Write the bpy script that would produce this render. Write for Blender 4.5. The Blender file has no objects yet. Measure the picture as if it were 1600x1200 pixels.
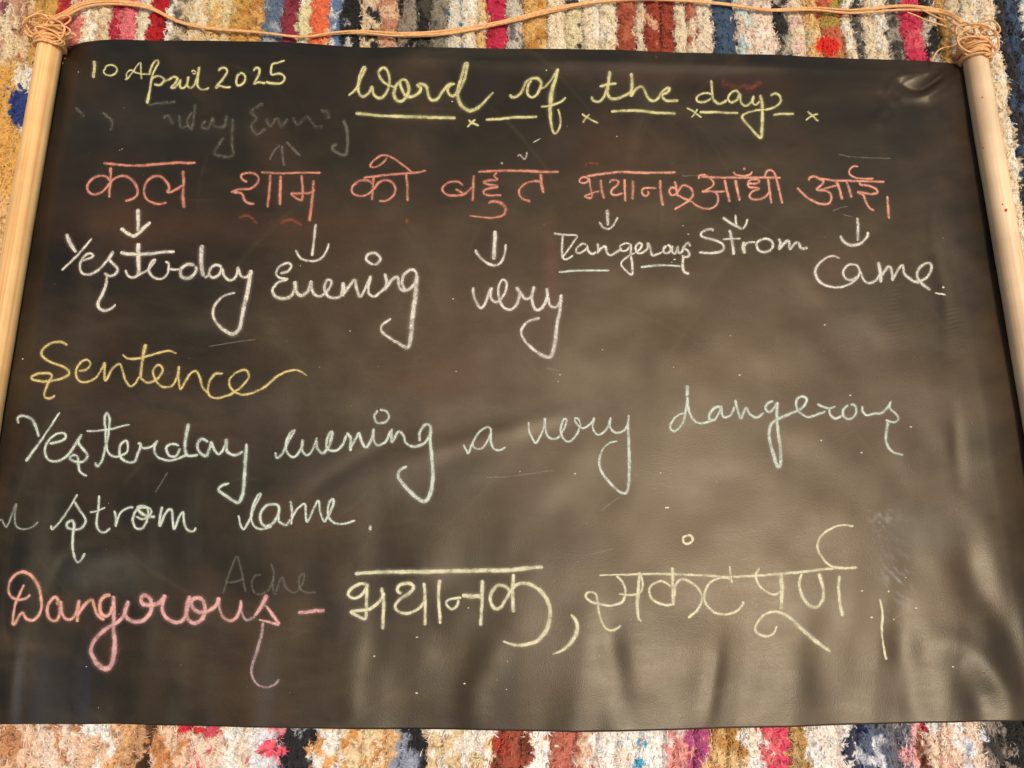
import bpy, math, random
import numpy as np
from mathutils import Vector

random.seed(7); RNG = np.random.default_rng(11)
scene = bpy.context.scene
COL = scene.collection

# ------------------------------------------------------------------ camera, sky, sun, exposure
TILT = math.radians(13.7)           # camera leans forward from straight down
H = 0.860                           # metres above the rug
FPX = 1155.0                        # focal length in pixels of the 1600 px frame
cam_d = bpy.data.cameras.new("camera"); cam = bpy.data.objects.new("camera", cam_d); COL.objects.link(cam)
cam.location = (0, 0, H); cam.rotation_euler = (TILT, 0, 0)
cam_d.sensor_width = 36; cam_d.lens = FPX / 1600 * 36; cam_d.clip_start = 0.02; cam_d.clip_end = 50
scene.camera = cam
scene.render.resolution_x, scene.render.resolution_y = 1024, 768

SUN_EL, SUN_AZ = math.radians(75.5), math.radians(-17)   # azimuth measured in the XY plane from +X (right, towards the viewer)
world = bpy.data.worlds.new("World"); scene.world = world; world.use_nodes = True
wn = world.node_tree.nodes; wl = world.node_tree.links
bg = wn["Background"]; bg.inputs[1].default_value = 0.10
sky = wn.new("ShaderNodeTexSky"); sky.sky_type = 'NISHITA'; sky.sun_disc = False
sky.sun_elevation = SUN_EL; sky.sun_rotation = math.pi/2 - SUN_AZ
sky.dust_density = 4.0; sky.air_density = 1.0
tint = wn.new("ShaderNodeMix"); tint.data_type = 'RGBA'; tint.blend_type = 'MULTIPLY'; tint.inputs[0].default_value = 1
tint.inputs[7].default_value = (1.0, 0.87, 0.66, 1)
wl.new(sky.outputs[0], tint.inputs[6]); wl.new(tint.outputs[2], bg.inputs[0])
sun_d = bpy.data.lights.new("sun", 'SUN'); sun = bpy.data.objects.new("sun", sun_d); COL.objects.link(sun)
sun_d.energy = 1.5; sun_d.angle = math.radians(12); sun_d.color = (1.0, 0.905, 0.71)
sd = Vector((math.cos(SUN_EL)*math.cos(SUN_AZ), math.cos(SUN_EL)*math.sin(SUN_AZ), math.sin(SUN_EL)))
sun.rotation_euler = sd.to_track_quat('Z', 'Y').to_euler(); sun.location = sd*3
scene.view_settings.view_transform = 'Standard'; scene.view_settings.look = 'None'
scene.view_settings.exposure = 0.45; scene.view_settings.gamma = 1

# ------------------------------------------------------------------ helpers
CT, ST = math.cos(TILT), math.sin(TILT)
def at(x, y, z=0.0):
    """point of the plane at height z seen at photograph pixel (x, y)"""
    dx = (np.asarray(x, float) - 800) / FPX; dy = -(np.asarray(y, float) - 600) / FPX
    wy = dy*CT + ST; wz = dy*ST - CT
    t = (z - H) / wz
    return dx*t, wy*t
def pix(X, Y, Z=0.0):
    Zc = Z - H
    d = -(-ST*Y*1.0 + CT*Zc)          # distance along the optical axis
    u = X/d; v = (CT*Y + ST*Zc)/d
    return 800 + FPX*u, 600 - FPX*v
def cloth(c, k=.84):
    c = np.asarray(c, float); g = c.mean(); return lin(np.clip(g + (c-g)*k, 0, 255)*np.array([1.0, 1.015, 1.075])).clip(0, 1)*1.06
def lin(c):
    c = np.asarray(c, float)/255
    return np.where(c <= .04045, c/12.92, ((c+.055)/1.055)**2.4)
def hash2(i, j, s):
    n = (i.astype(np.int64)*374761393 + j.astype(np.int64)*668265263 + s*2147483647*31) & 0xFFFFFFFF
    n = ((n ^ (n >> 13)) * 1274126177) & 0xFFFFFFFF
    n = ((n ^ (n >> 16)) * 2246822519) & 0xFFFFFFFF
    return ((n ^ (n >> 15)) & 0xFFFFFF) / float(0xFFFFFF)
def noise(x, y, s=0):
    x = np.asarray(x, float); y = np.asarray(y, float)
    x, y = np.broadcast_arrays(x, y)
    i = np.floor(x); j = np.floor(y); fx = x-i; fy = y-j
    fx = fx*fx*(3-2*fx); fy = fy*fy*(3-2*fy)
    a = hash2(i, j, s); b = hash2(i+1, j, s); c = hash2(i, j+1, s); d = hash2(i+1, j+1, s)
    return (a*(1-fx)+b*fx)*(1-fy) + (c*(1-fx)+d*fx)*fy
def fbm(x, y, s=0, o=4):
    r = 0; a = .5; t = 0
    for k in range(o):
        r = r + a*noise(x*2**k, y*2**k, s+k*17); t += a; a *= .55
    return r/t
def sstep(a, b, x):
    t = np.clip((x-a)/(b-a), 0, 1); return t*t*(3-2*t)

def mesh_obj(name, V, F4, mat, parent=None, colors=None, uv=None, smooth=True, F3=None):
    me = bpy.data.meshes.new(name)
    V = np.asarray(V, np.float32).reshape(-1, 3)
    F4 = np.asarray(F4, np.int32).reshape(-1, 4) if F4 is not None else np.zeros((0, 4), np.int32)
    F3 = np.asarray(F3, np.int32).reshape(-1, 3) if F3 is not None else np.zeros((0, 3), np.int32)
    nl = F4.size + F3.size; npoly = len(F4)+len(F3)
    me.vertices.add(len(V)); me.vertices.foreach_set("co", V.ravel())
    me.loops.add(nl); me.loops.foreach_set("vertex_index", np.concatenate([F4.ravel(), F3.ravel()]))
    me.polygons.add(npoly)
    ls = np.concatenate([np.arange(len(F4))*4, F4.size + np.arange(len(F3))*3]).astype(np.int32)
    me.polygons.foreach_set("loop_start", ls)
    me.polygons.foreach_set("use_smooth", np.full(npoly, smooth))
    me.update(calc_edges=True); me.validate()
    if colors is not None:
        ca = me.color_attributes.new("dye_and_light", 'FLOAT_COLOR', 'POINT')
        c = np.ones((len(V), 4), np.float32); c[:, :3] = colors; ca.data.foreach_set("color", c.ravel())
    if uv is not None:
        a = me.attributes.new("stroke", 'FLOAT_VECTOR', 'POINT')
        a.data.foreach_set("vector", np.asarray(uv, np.float32).ravel())
    if mat: me.materials.append(mat)
    o = bpy.data.objects.new(name, me); COL.objects.link(o)
    if parent: o.parent = parent
    return o
def empty(name, loc, label, cat):
    o = bpy.data.objects.new(name, None); COL.objects.link(o); o.location = loc
    o.empty_display_size = .05
    o["label"] = label; o["category"] = cat
    return o
def grid_faces(nu, nv):
    i = np.arange(nu-1)[:, None]; j = np.arange(nv-1)[None, :]
    a = i*nv + j
    return np.stack([a, a+1, a+nv+1, a+nv], -1).reshape(-1, 4)
def catmull(P, step):
    P = np.asarray(P, float)
    if len(P) < 2: return P
    E = np.vstack([2*P[0]-P[1], P, 2*P[-1]-P[-2]]); out = []
    for k in range(len(P)-1):
        p0, p1, p2, p3 = E[k:k+4]
        n = max(2, int(np.linalg.norm(p2-p1)/step))
        t = np.linspace(0, 1, n, endpoint=False)[:, None]
        # centripetal-like softening keeps sharp turns from overshooting
        m1 = (p2-p0)*.5; m2 = (p3-p1)*.5
        L = np.linalg.norm(p2-p1)
        for m in (m1, m2):
            l = np.linalg.norm(m)
            if l > L*1.15: m *= L*1.15/l
        out.append((2*t**3-3*t**2+1)*p1 + (t**3-2*t**2+t)*m1 + (-2*t**3+3*t**2)*p2 + (t**3-t**2)*m2)
    out.append(P[-1:]); return np.vstack(out)
def tube(path, rad, nseg=8, v0=0, cap=True):
    P = np.asarray(path, float); n = len(P)
    T = np.gradient(P, axis=0); T /= np.linalg.norm(T, axis=1)[:, None]+1e-12
    up = np.array([0, 0, 1.0]); N = np.zeros_like(P)
    a = np.cross(T[0], up)
    if np.linalg.norm(a) < 1e-3: a = np.cross(T[0], [1, 0, 0])
    N[0] = a/np.linalg.norm(a)
    for k in range(1, n):
        a = N[k-1] - T[k]*np.dot(N[k-1], T[k]); N[k] = a/(np.linalg.norm(a)+1e-12)
    B = np.cross(T, N)
    th = np.linspace(0, 2*math.pi, nseg, endpoint=False)
    rad = np.broadcast_to(np.asarray(rad, float), (n,))
    V = P[:, None, :] + rad[:, None, None]*(np.cos(th)[None, :, None]*N[:, None, :] + np.sin(th)[None, :, None]*B[:, None, :])
    V = V.reshape(-1, 3)
    i = np.arange(n-1)[:, None]; j = np.arange(nseg)[None, :]
    F = np.stack([i*nseg+j, i*nseg+(j+1) % nseg, (i+1)*nseg+(j+1) % nseg, (i+1)*nseg+j], -1).reshape(-1, 4)
    F3 = []
    if cap:
        c0 = len(V); V = np.vstack([V, P[0], P[-1]])
        for j in range(nseg):
            F3.append((c0, (j+1) % nseg, j)); b = (n-1)*nseg
            F3.append((c0+1, b+j, b+(j+1) % nseg))
    return V, F+v0, np.array(F3, int).reshape(-1, 3)+v0

# ------------------------------------------------------------------ materials
def new_mat(name):
    m = bpy.data.materials.new(name); m.use_nodes = True
    return m, m.node_tree.nodes, m.node_tree.links, m.node_tree.nodes["Principled BSDF"]
def nd(n, t, **k):
    x = n.new(t)
    for a, b in k.items(): setattr(x, a, b)
    return x
def ramp(n, pts):
    r = n.new("ShaderNodeValToRGB"); e = r.color_ramp.elements
    while len(e) > 1: e.remove(e[0])
    e[0].position = pts[0][0]; e[0].color = (*pts[0][1], 1) if len(pts[0][1]) == 3 else pts[0][1]
    for p, c in pts[1:]:
        q = e.new(p); q.color = (*c, 1)
    return r

# dyed rag fabric
M_RAG, n, l, p = new_mat("dyed_rag")
at_ = nd(n, "ShaderNodeVertexColor", layer_name="dye_and_light")
tc = nd(n, "ShaderNodeTexCoord"); nz = nd(n, "ShaderNodeTexNoise"); nz.inputs["Scale"].default_value = 520; nz.inputs["Detail"].default_value = 3
l.new(tc.outputs["Object"], nz.inputs["Vector"])
mr = nd(n, "ShaderNodeMapRange"); mr.inputs[1].default_value = .3; mr.inputs[2].default_value = .7; mr.inputs[3].default_value = .72; mr.inputs[4].default_value = 1.12
l.new(nz.outputs["Fac"], mr.inputs[0])
mx = nd(n, "ShaderNodeVectorMath", operation='SCALE'); l.new(at_.outputs["Color"], mx.inputs[0]); l.new(mr.outputs[0], mx.inputs["Scale"])
l.new(mx.outputs[0], p.inputs["Base Color"]); p.inputs["Roughness"].default_value = .95; p.inputs["Specular IOR Level"].default_value = .12
p.inputs["Sheen Weight"].default_value = .12; p.inputs["Sheen Roughness"].default_value = .5
bp = nd(n, "ShaderNodeBump"); bp.inputs["Strength"].default_value = .5; bp.inputs["Distance"].default_value = .0012
l.new(nz.outputs["Fac"], bp.inputs["Height"]); l.new(bp.outputs[0], p.inputs["Normal"])

# vinyl blackboard sheet: "dye" holds chalk-dust stains wiped over the vinyl, plus painted gloss and sky reflections
M_SHEET, n, l, p = new_mat("black_vinyl")
at_ = nd(n, "ShaderNodeVertexColor", layer_name="dye_and_light")
tc = nd(n, "ShaderNodeTexCoord")
n1 = nd(n, "ShaderNodeTexNoise"); n1.inputs["Scale"].default_value = 900; n1.inputs["Detail"].default_value = 2
l.new(tc.outputs["Object"], n1.inputs["Vector"])
mp = nd(n, "ShaderNodeMapping"); mp.inputs["Scale"].default_value = (9, 26, 30); mp.inputs["Rotation"].default_value = (0, 0, .12); l.new(tc.outputs["Object"], mp.inputs["Vector"])
n2 = nd(n, "ShaderNodeTexNoise"); n2.inputs["Scale"].default_value = 2.4; n2.inputs["Detail"].default_value = 6; n2.inputs["Roughness"].default_value = .7; l.new(mp.outputs[0], n2.inputs["Vector"])
m1 = nd(n, "ShaderNodeMapRange"); m1.inputs[1].default_value = .25; m1.inputs[2].default_value = .75; m1.inputs[3].default_value = .80; m1.inputs[4].default_value = 1.2; l.new(n1.outputs["Fac"], m1.inputs[0])
m2 = nd(n, "ShaderNodeMapRange"); m2.inputs[1].default_value = .3; m2.inputs[2].default_value = .7; m2.inputs[3].default_value = .9; m2.inputs[4].default_value = 1.1; l.new(n2.outputs["Fac"], m2.inputs[0])
mm = nd(n, "ShaderNodeMath", operation='MULTIPLY'); l.new(m1.outputs[0], mm.inputs[0]); l.new(m2.outputs[0], mm.inputs[1])
vs = nd(n, "ShaderNodeVectorMath", operation='SCALE'); l.new(at_.outputs["Color"], vs.inputs[0]); l.new(mm.outputs[0], vs.inputs["Scale"])
l.new(vs.outputs[0], p.inputs["Base Color"])
mr = nd(n, "ShaderNodeMapRange"); mr.inputs[1].default_value = .3; mr.inputs[2].default_value = .7; mr.inputs[3].default_value = .315; mr.inputs[4].default_value = .375; l.new(n2.outputs["Fac"], mr.inputs[0])
l.new(mr.outputs[0], p.inputs["Roughness"]); p.inputs["Specular IOR Level"].default_value = .42; p.inputs["Specular Tint"].default_value = (1, .91, .80, 1)
b1 = nd(n, "ShaderNodeBump"); b1.inputs["Strength"].default_value = .38; b1.inputs["Distance"].default_value = .0004; l.new(n1.outputs["Fac"], b1.inputs["Height"])
l.new(b1.outputs[0], p.inputs["Normal"])

def chalk_mat(name, rgb, strength=1.0, soft=.5, gr=.40, ghost=False):
    m, n, l, p = new_mat(name)
    a = nd(n, "ShaderNodeAttribute", attribute_name="stroke"); sx = nd(n, "ShaderNodeSeparateXYZ"); l.new(a.outputs["Vector"], sx.inputs[0])
    tc = nd(n, "ShaderNodeTexCoord")
    nz = nd(n, "ShaderNodeTexNoise"); nz.inputs["Scale"].default_value = 1000 if not ghost else 260; nz.inputs["Detail"].default_value = 3; nz.inputs["Roughness"].default_value = .65
    l.new(tc.outputs["Object"], nz.inputs["Vector"])
    n3 = nd(n, "ShaderNodeTexNoise"); n3.inputs["Scale"].default_value = 95; n3.inputs["Detail"].default_value = 2; l.new(tc.outputs["Object"], n3.inputs["Vector"])
    ab = nd(n, "ShaderNodeMath", operation='ABSOLUTE'); l.new(sx.outputs["Y"], ab.inputs[0])
    ed = nd(n, "ShaderNodeMapRange", interpolation_type='SMOOTHSTEP'); ed.inputs[1].default_value = 1.0; ed.inputs[2].default_value = 1-soft*1.6; ed.inputs[3].default_value = 0; ed.inputs[4].default_value = 1; l.new(ab.outputs[0], ed.inputs[0])
    # coverage = edge * pressure + grain
    pr = nd(n, "ShaderNodeMapRange"); pr.inputs[1].default_value = .35; pr.inputs[2].default_value = .6; pr.inputs[3].default_value = .62; pr.inputs[4].default_value = 1.12; l.new(n3.outputs["Fac"], pr.inputs[0])
    g = nd(n, "ShaderNodeMapRange"); g.inputs[1].default_value = .3; g.inputs[2].default_value = .62; g.inputs[3].default_value = 1-gr*2.3; g.inputs[4].default_value = 1.3; l.new(nz.outputs["Fac"], g.inputs[0])
    k1 = nd(n, "ShaderNodeMath", operation='MULTIPLY'); l.new(ed.outputs[0], k1.inputs[0]); l.new(pr.outputs[0], k1.inputs[1])
    k2 = nd(n, "ShaderNodeMath", operation='MULTIPLY'); l.new(k1.outputs[0], k2.inputs[0]); l.new(g.outputs[0], k2.inputs[1])
    k3 = nd(n, "ShaderNodeMath", operation='MULTIPLY', use_clamp=True); l.new(k2.outputs[0], k3.inputs[0]); l.new(sx.outputs["Z"], k3.inputs[1])
    k4 = nd(n, "ShaderNodeMath", operation='MULTIPLY', use_clamp=True); l.new(k3.outputs[0], k4.inputs[0]); k4.inputs[1].default_value = strength
    # a little loose dust beside the stroke
    hl = nd(n, "ShaderNodeMapRange", interpolation_type='SMOOTHSTEP'); hl.inputs[1].default_value = 1.8; hl.inputs[2].default_value = .6; hl.inputs[3].default_value = 0; hl.inputs[4].default_value = .09 if not ghost else .03; l.new(ab.outputs[0], hl.inputs[0])
    h2 = nd(n, "ShaderNodeMath", operation='MULTIPLY'); l.new(hl.outputs[0], h2.inputs[0]); l.new(g.outputs[0], h2.inputs[1])
    h3 = nd(n, "ShaderNodeMath", operation='MULTIPLY'); l.new(h2.outputs[0], h3.inputs[0]); l.new(pr.outputs[0], h3.inputs[1])
    k5 = nd(n, "ShaderNodeMath", operation='MAXIMUM', use_clamp=True); l.new(k4.outputs[0], k5.inputs[0]); l.new(h3.outputs[0], k5.inputs[1])
    l.new(k5.outputs[0], p.inputs["Alpha"])
    p.inputs["Base Color"].default_value = (*lin(rgb)*.95, 1); p.inputs["Roughness"].default_value = 1; p.inputs["Specular IOR Level"].default_value = .0
    return m
CH = dict(
    yellow=chalk_mat("yellow_chalk", (222, 216, 162)), salmon=chalk_mat("salmon_chalk", (214, 146, 128)),
    coral=chalk_mat("coral_chalk", (230, 164, 146)), white=chalk_mat("white_chalk", (236, 230, 222), gr=.46),
    gold=chalk_mat("gold_chalk", (222, 202, 142)), mint=chalk_mat("pale_mint_chalk", (214, 224, 216)),
    cream=chalk_mat("pale_yellow_chalk", (230, 226, 198), gr=.34), rose=chalk_mat("rose_chalk", (228, 172, 160), gr=.34),
    pink=chalk_mat("pink_chalk", (228, 176, 178), gr=.34), mauve=chalk_mat("mauve_chalk", (176, 152, 160)),
    ghost=chalk_mat("rubbed_out_chalk", (200, 192, 178), .16, .6, .4, True), ghostred=chalk_mat("rubbed_out_red_chalk", (215, 120, 95), .22, .6, .4, True),
    ghostgrey=chalk_mat("rubbed_out_grey_chalk", (170, 172, 166), .15, .5, .4, True),
)

def wood_mat(name, c1, c2, c3, rough):
    m, n, l, p = new_mat(name)
    tc = nd(n, "ShaderNodeTexCoord")
    mp = nd(n, "ShaderNodeMapping"); mp.inputs["Scale"].default_value = (190, 1.6, 190); l.new(tc.outputs["Object"], mp.inputs["Vector"])
    nz = nd(n, "ShaderNodeTexNoise"); nz.inputs["Scale"].default_value = 1; nz.inputs["Detail"].default_value = 5; nz.inputs["Roughness"].default_value = .6; l.new(mp.outputs[0], nz.inputs["Vector"])
    r = ramp(n, [(.28, lin(c1)), (.5, lin(c2)), (.72, lin(c3))]); l.new(nz.outputs["Fac"], r.inputs[0])
    n2 = nd(n, "ShaderNodeTexNoise"); n2.inputs["Scale"].default_value = 14; n2.inputs["Detail"].default_value = 4; l.new(tc.outputs["Object"], n2.inputs["Vector"])
    mr = nd(n, "ShaderNodeMapRange"); mr.inputs[1].default_value = .3; mr.inputs[2].default_value = .7; mr.inputs[3].default_value = .76; mr.inputs[4].default_value = 1.1; l.new(n2.outputs["Fac"], mr.inputs[0])
    vs = nd(n, "ShaderNodeVectorMath", operation='SCALE'); l.new(r.outputs[0], vs.inputs[0]); l.new(mr.outputs[0], vs.inputs["Scale"])
    l.new(vs.outputs[0], p.inputs["Base Color"]); p.inputs["Roughness"].default_value = rough
    b = nd(n, "ShaderNodeBump"); b.inputs["Strength"].default_value = .15; b.inputs["Distance"].default_value = .0005; l.new(nz.outputs["Fac"], b.inputs["Height"]); l.new(b.outputs[0], p.inputs["Normal"])
    return m
M_WOODL = wood_mat("golden_pole_wood", (204, 150, 92), (232, 188, 130), (244, 214, 168), .4)
M_WOODR = wood_mat("pale_pole_wood", (224, 178, 130), (234, 202, 166), (240, 218, 192), .42)
M_CORD, n, l, p = new_mat("peach_nylon_cord")
tc = nd(n, "ShaderNodeTexCoord"); nz = nd(n, "ShaderNodeTexNoise"); nz.inputs["Scale"].default_value = 300; nz.inputs["Detail"].default_value = 3; l.new(tc.outputs["Object"], nz.inputs["Vector"])
r = ramp(n, [(.3, lin((214, 150, 92))), (.7, lin((240, 194, 140)))]); l.new(nz.outputs["Fac"], r.inputs[0]); l.new(r.outputs[0], p.inputs["Base Color"])
p.inputs["Roughness"].default_value = .6; b = nd(n, "ShaderNodeBump"); b.inputs["Strength"].default_value = .4; b.inputs["Distance"].default_value = .0005; l.new(nz.outputs["Fac"], b.inputs["Height"]); l.new(b.outputs[0], p.inputs["Normal"])
M_RED, n, l, p = new_mat("red_paint"); p.inputs["Base Color"].default_value = (*lin((190, 52, 44)), 1); p.inputs["Roughness"].default_value = .5
M_FLOOR, n, l, p = new_mat("cement_floor")
tc = nd(n, "ShaderNodeTexCoord"); nz = nd(n, "ShaderNodeTexNoise"); nz.inputs["Scale"].default_value = 6; nz.inputs["Detail"].default_value = 8; l.new(tc.outputs["Object"], nz.inputs["Vector"])
r = ramp(n, [(.3, (.14, .12, .1)), (.7, (.26, .23, .2))]); l.new(nz.outputs["Fac"], r.inputs[0]); l.new(r.outputs[0], p.inputs["Base Color"]); p.inputs["Roughness"].default_value = .9

# ------------------------------------------------------------------ floor
fl = mesh_obj("floor", [(-6, -6, -.019), (6, -6, -.019), (6, 6, -.019), (-6, 6, -.019)], [(0, 1, 2, 3)], M_FLOOR, smooth=False); fl["kind"] = "structure"

# ------------------------------------------------------------------ rag rug: one lumpy fabric strip per weft row
rug = empty("rag_rug", (0, 0, 0), "fluffy rag rug of multicoloured striped fabric strips spread under the blackboard", "rug")
CR = (226, 206, 176); WH = (234, 226, 214); PCH = (226, 190, 158)
# (left x, right x at the top of the picture, colour, second colour, share of the second)
TOP = [(-330,-300,CR,(190,150,120),.3),(-300,-262,(120,110,100),WH,.3),(-262,-225,(200,60,60),CR,.2),(-225,-190,CR,PCH,.4),(-190,-150,(70,90,130),CR,.3),(-150,-115,(214,170,100),CR,.3),(-115,-80,CR,WH,.4),(-80,-40,(150,60,70),CR,.3),
 (-40,0,(196,146,104),CR,.4),(0,24,(188,140,110),CR,.5),(24,46,(218,186,146),(176,120,84),.45),(46,82,(206,158,74),(190,140,60),.4),(82,102,(206,30,34),(170,30,50),.3),(102,125,(216,116,112),CR,.2),(125,148,CR,WH,.3),(148,170,(224,200,166),(206,170,130),.25),
 (170,184,(186,30,60),(200,70,80),.25),(184,210,(222,104,116),(236,190,180),.25),(210,229,(224,212,186),WH,.4),(229,256,(196,14,30),(130,14,24),.3),(256,270,(120,110,98),WH,.4),(270,290,(104,96,84),(200,180,150),.25),(290,318,(214,176,110),CR,.4),
 (318,340,(222,200,156),(214,170,100),.3),(340,358,(216,190,134),CR,.3),(358,384,(204,154,74),(180,120,50),.3),(384,406,(212,160,84),(190,130,60),.3),(406,436,(92,112,144),(150,160,170),.3),(436,461,(146,42,66),(120,30,50),.3),(461,482,(214,204,158),WH,.3),
 (482,510,(236,104,62),(240,160,110),.25),(510,530,(88,116,160),(200,210,216),.35),(530,560,(34,32,32),(190,190,190),.22),(560,588,(216,190,156),(40,40,44),.25),(588,618,(188,126,96),(214,170,140),.35),(618,648,(146,132,118),(30,28,28),.3),
 (648,668,(36,34,34),(70,66,60),.3),(668,696,(136,126,112),(96,88,80),.3),(696,718,(214,206,190),(60,140,170),.25),(718,742,CR,WH,.3),(742,758,(222,184,116),CR,.3),(758,788,(206,34,74),(180,24,50),.3),(788,815,(196,186,172),(110,106,104),.3),
 (815,850,(216,166,92),(196,130,54),.3),(850,880,CR,(236,222,194),.3),(880,905,(220,204,166),(60,54,48),.12),(905,932,CR,WH,.3),(932,960,(224,206,172),(236,220,196),.4),(960,990,(166,72,50),(190,100,70),.4),(990,1003,(222,200,174),PCH,.3),(1003,1028,(160,58,38),(220,160,130),.2),
 (1028,1050,(166,64,42),(130,40,30),.3),(1050,1070,CR,(190,110,80),.15),(1070,1085,(190,104,74),CR,.45),(1085,1110,(228,206,182),WH,.3),(1110,1147,(62,86,116),(36,50,74),.4),(1147,1170,(228,200,180),(196,216,214),.3),(1170,1208,(232,206,188),(236,220,206),.4),
 (1208,1229,(52,48,46),(170,160,150),.3),(1229,1254,(228,190,176),CR,.4),(1254,1279,(220,174,108),(226,196,140),.3),(1279,1312,(206,100,70),(170,150,60),.4),(1312,1330,CR,WH,.3),(1330,1342,(92,90,90),(60,60,62),.3),(1342,1362,(224,202,172),CR,.3),(1362,1382,(226,206,178),WH,.3),
 (1382,1405,(150,140,130),(70,66,62),.4),(1405,1438,(220,48,88),(236,90,110),.3),(1438,1462,(44,42,40),(214,200,184),.35),(1462,1480,(206,160,84),(180,126,60),.3),(1480,1502,(214,194,164),(190,170,146),.4),(1502,1530,(226,206,174),WH,.3),(1530,1556,(230,208,176),WH,.3),
 (1556,1572,(50,48,54),(60,80,112),.3),(1572,1592,(62,84,120),(40,42,50),.4),(1592,1604,(166,194,196),WH,.4),(1604,1628,(228,208,178),WH,.3),(1628,1640,(220,120,50),CR,.4),(1640,1670,(226,206,176),WH,.3),(1670,1700,(110,140,170),CR,.3),(1700,1735,(200,60,70),CR,.3),(1735,1770,CR,PCH,.4),(1770,1805,(90,88,86),WH,.4),(1805,1840,(220,170,110),CR,.3),(1840,1880,CR,WH,.4)]
# colours of the strips where they come out under the lower edge (x at the bottom of the picture)
BOT = [(-400,60,(222,182,148),(190,130,84),.4),(60,120,(226,196,170),(200,140,90),.3),(120,180,(222,178,140),WH,.4),(180,210,(214,160,104),(226,196,170),.4),(210,240,(190,140,94),(90,60,40),.35),(240,300,(224,184,150),(196,130,74),.35),(300,345,(226,196,168),(206,70,84),.18),(345,400,(236,228,216),(220,196,170),.3),
 (400,440,(206,208,210),(226,110,120),.25),(440,490,(150,156,164),(40,38,42),.38),(490,530,(232,220,204),(226,160,90),.3),(530,590,(226,194,146),(210,140,66),.4),(590,618,(220,170,110),CR,.4),(618,664,(140,146,160),(36,34,40),.42),(664,770,(236,222,202),(216,184,134),.35),(770,826,(166,76,54),(120,56,36),.35),
 (826,866,(238,230,216),CR,.3),(866,932,(190,102,80),(224,180,150),.3),(932,1000,(236,214,190),WH,.4),(1000,1045,(236,228,216),(80,170,210),.12),(1045,1078,(222,140,128),(236,200,190),.3),(1078,1106,(176,72,116),(230,190,196),.3),(1106,1166,(216,176,116),(190,134,66),.35),(1166,1192,(234,214,186),WH,.3),
 (1192,1233,(226,64,92),(236,110,110),.3),(1233,1262,(196,158,98),(176,134,70),.4),(1262,1330,(234,216,196),WH,.45),(1330,1346,(34,48,82),(60,60,80),.3),(1346,1382,(88,98,118),(220,220,222),.35),(1382,1420,(104,104,112),(214,206,200),.35),(1420,1438,(230,160,156),PCH,.3),(1438,1452,(130,72,44),(214,60,74),.25),
 (1452,1500,(230,190,160),WH,.35),(1500,1550,(234,200,170),(226,228,236),.4),(1550,1578,(140,126,112),(60,56,52),.4),(1578,2100,(36,34,34),(200,180,150),.25)]
VPX, VPY = 815.0, -4150.0
def lookup(tab, x):
    for a, b, c, d, s in tab:
        if a <= x < b: return c, d, s
    return tab[-1][2:] if x > 0 else tab[0][2:]
y_top, y_bot = -230, 1400
rows_y = []       # image rows (dense where the rug shows, coarse below the sheet)
_, Ya = at(800, y_top); _, Yb = at(800, y_bot)
Ys = []
Y = Ya
Yv1 = at(800, 125)[1]; Yv2 = at(800, 1115)[1]; Yf1 = at(800, -75)[1]; Yf2 = at(800, 1270)[1]
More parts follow.
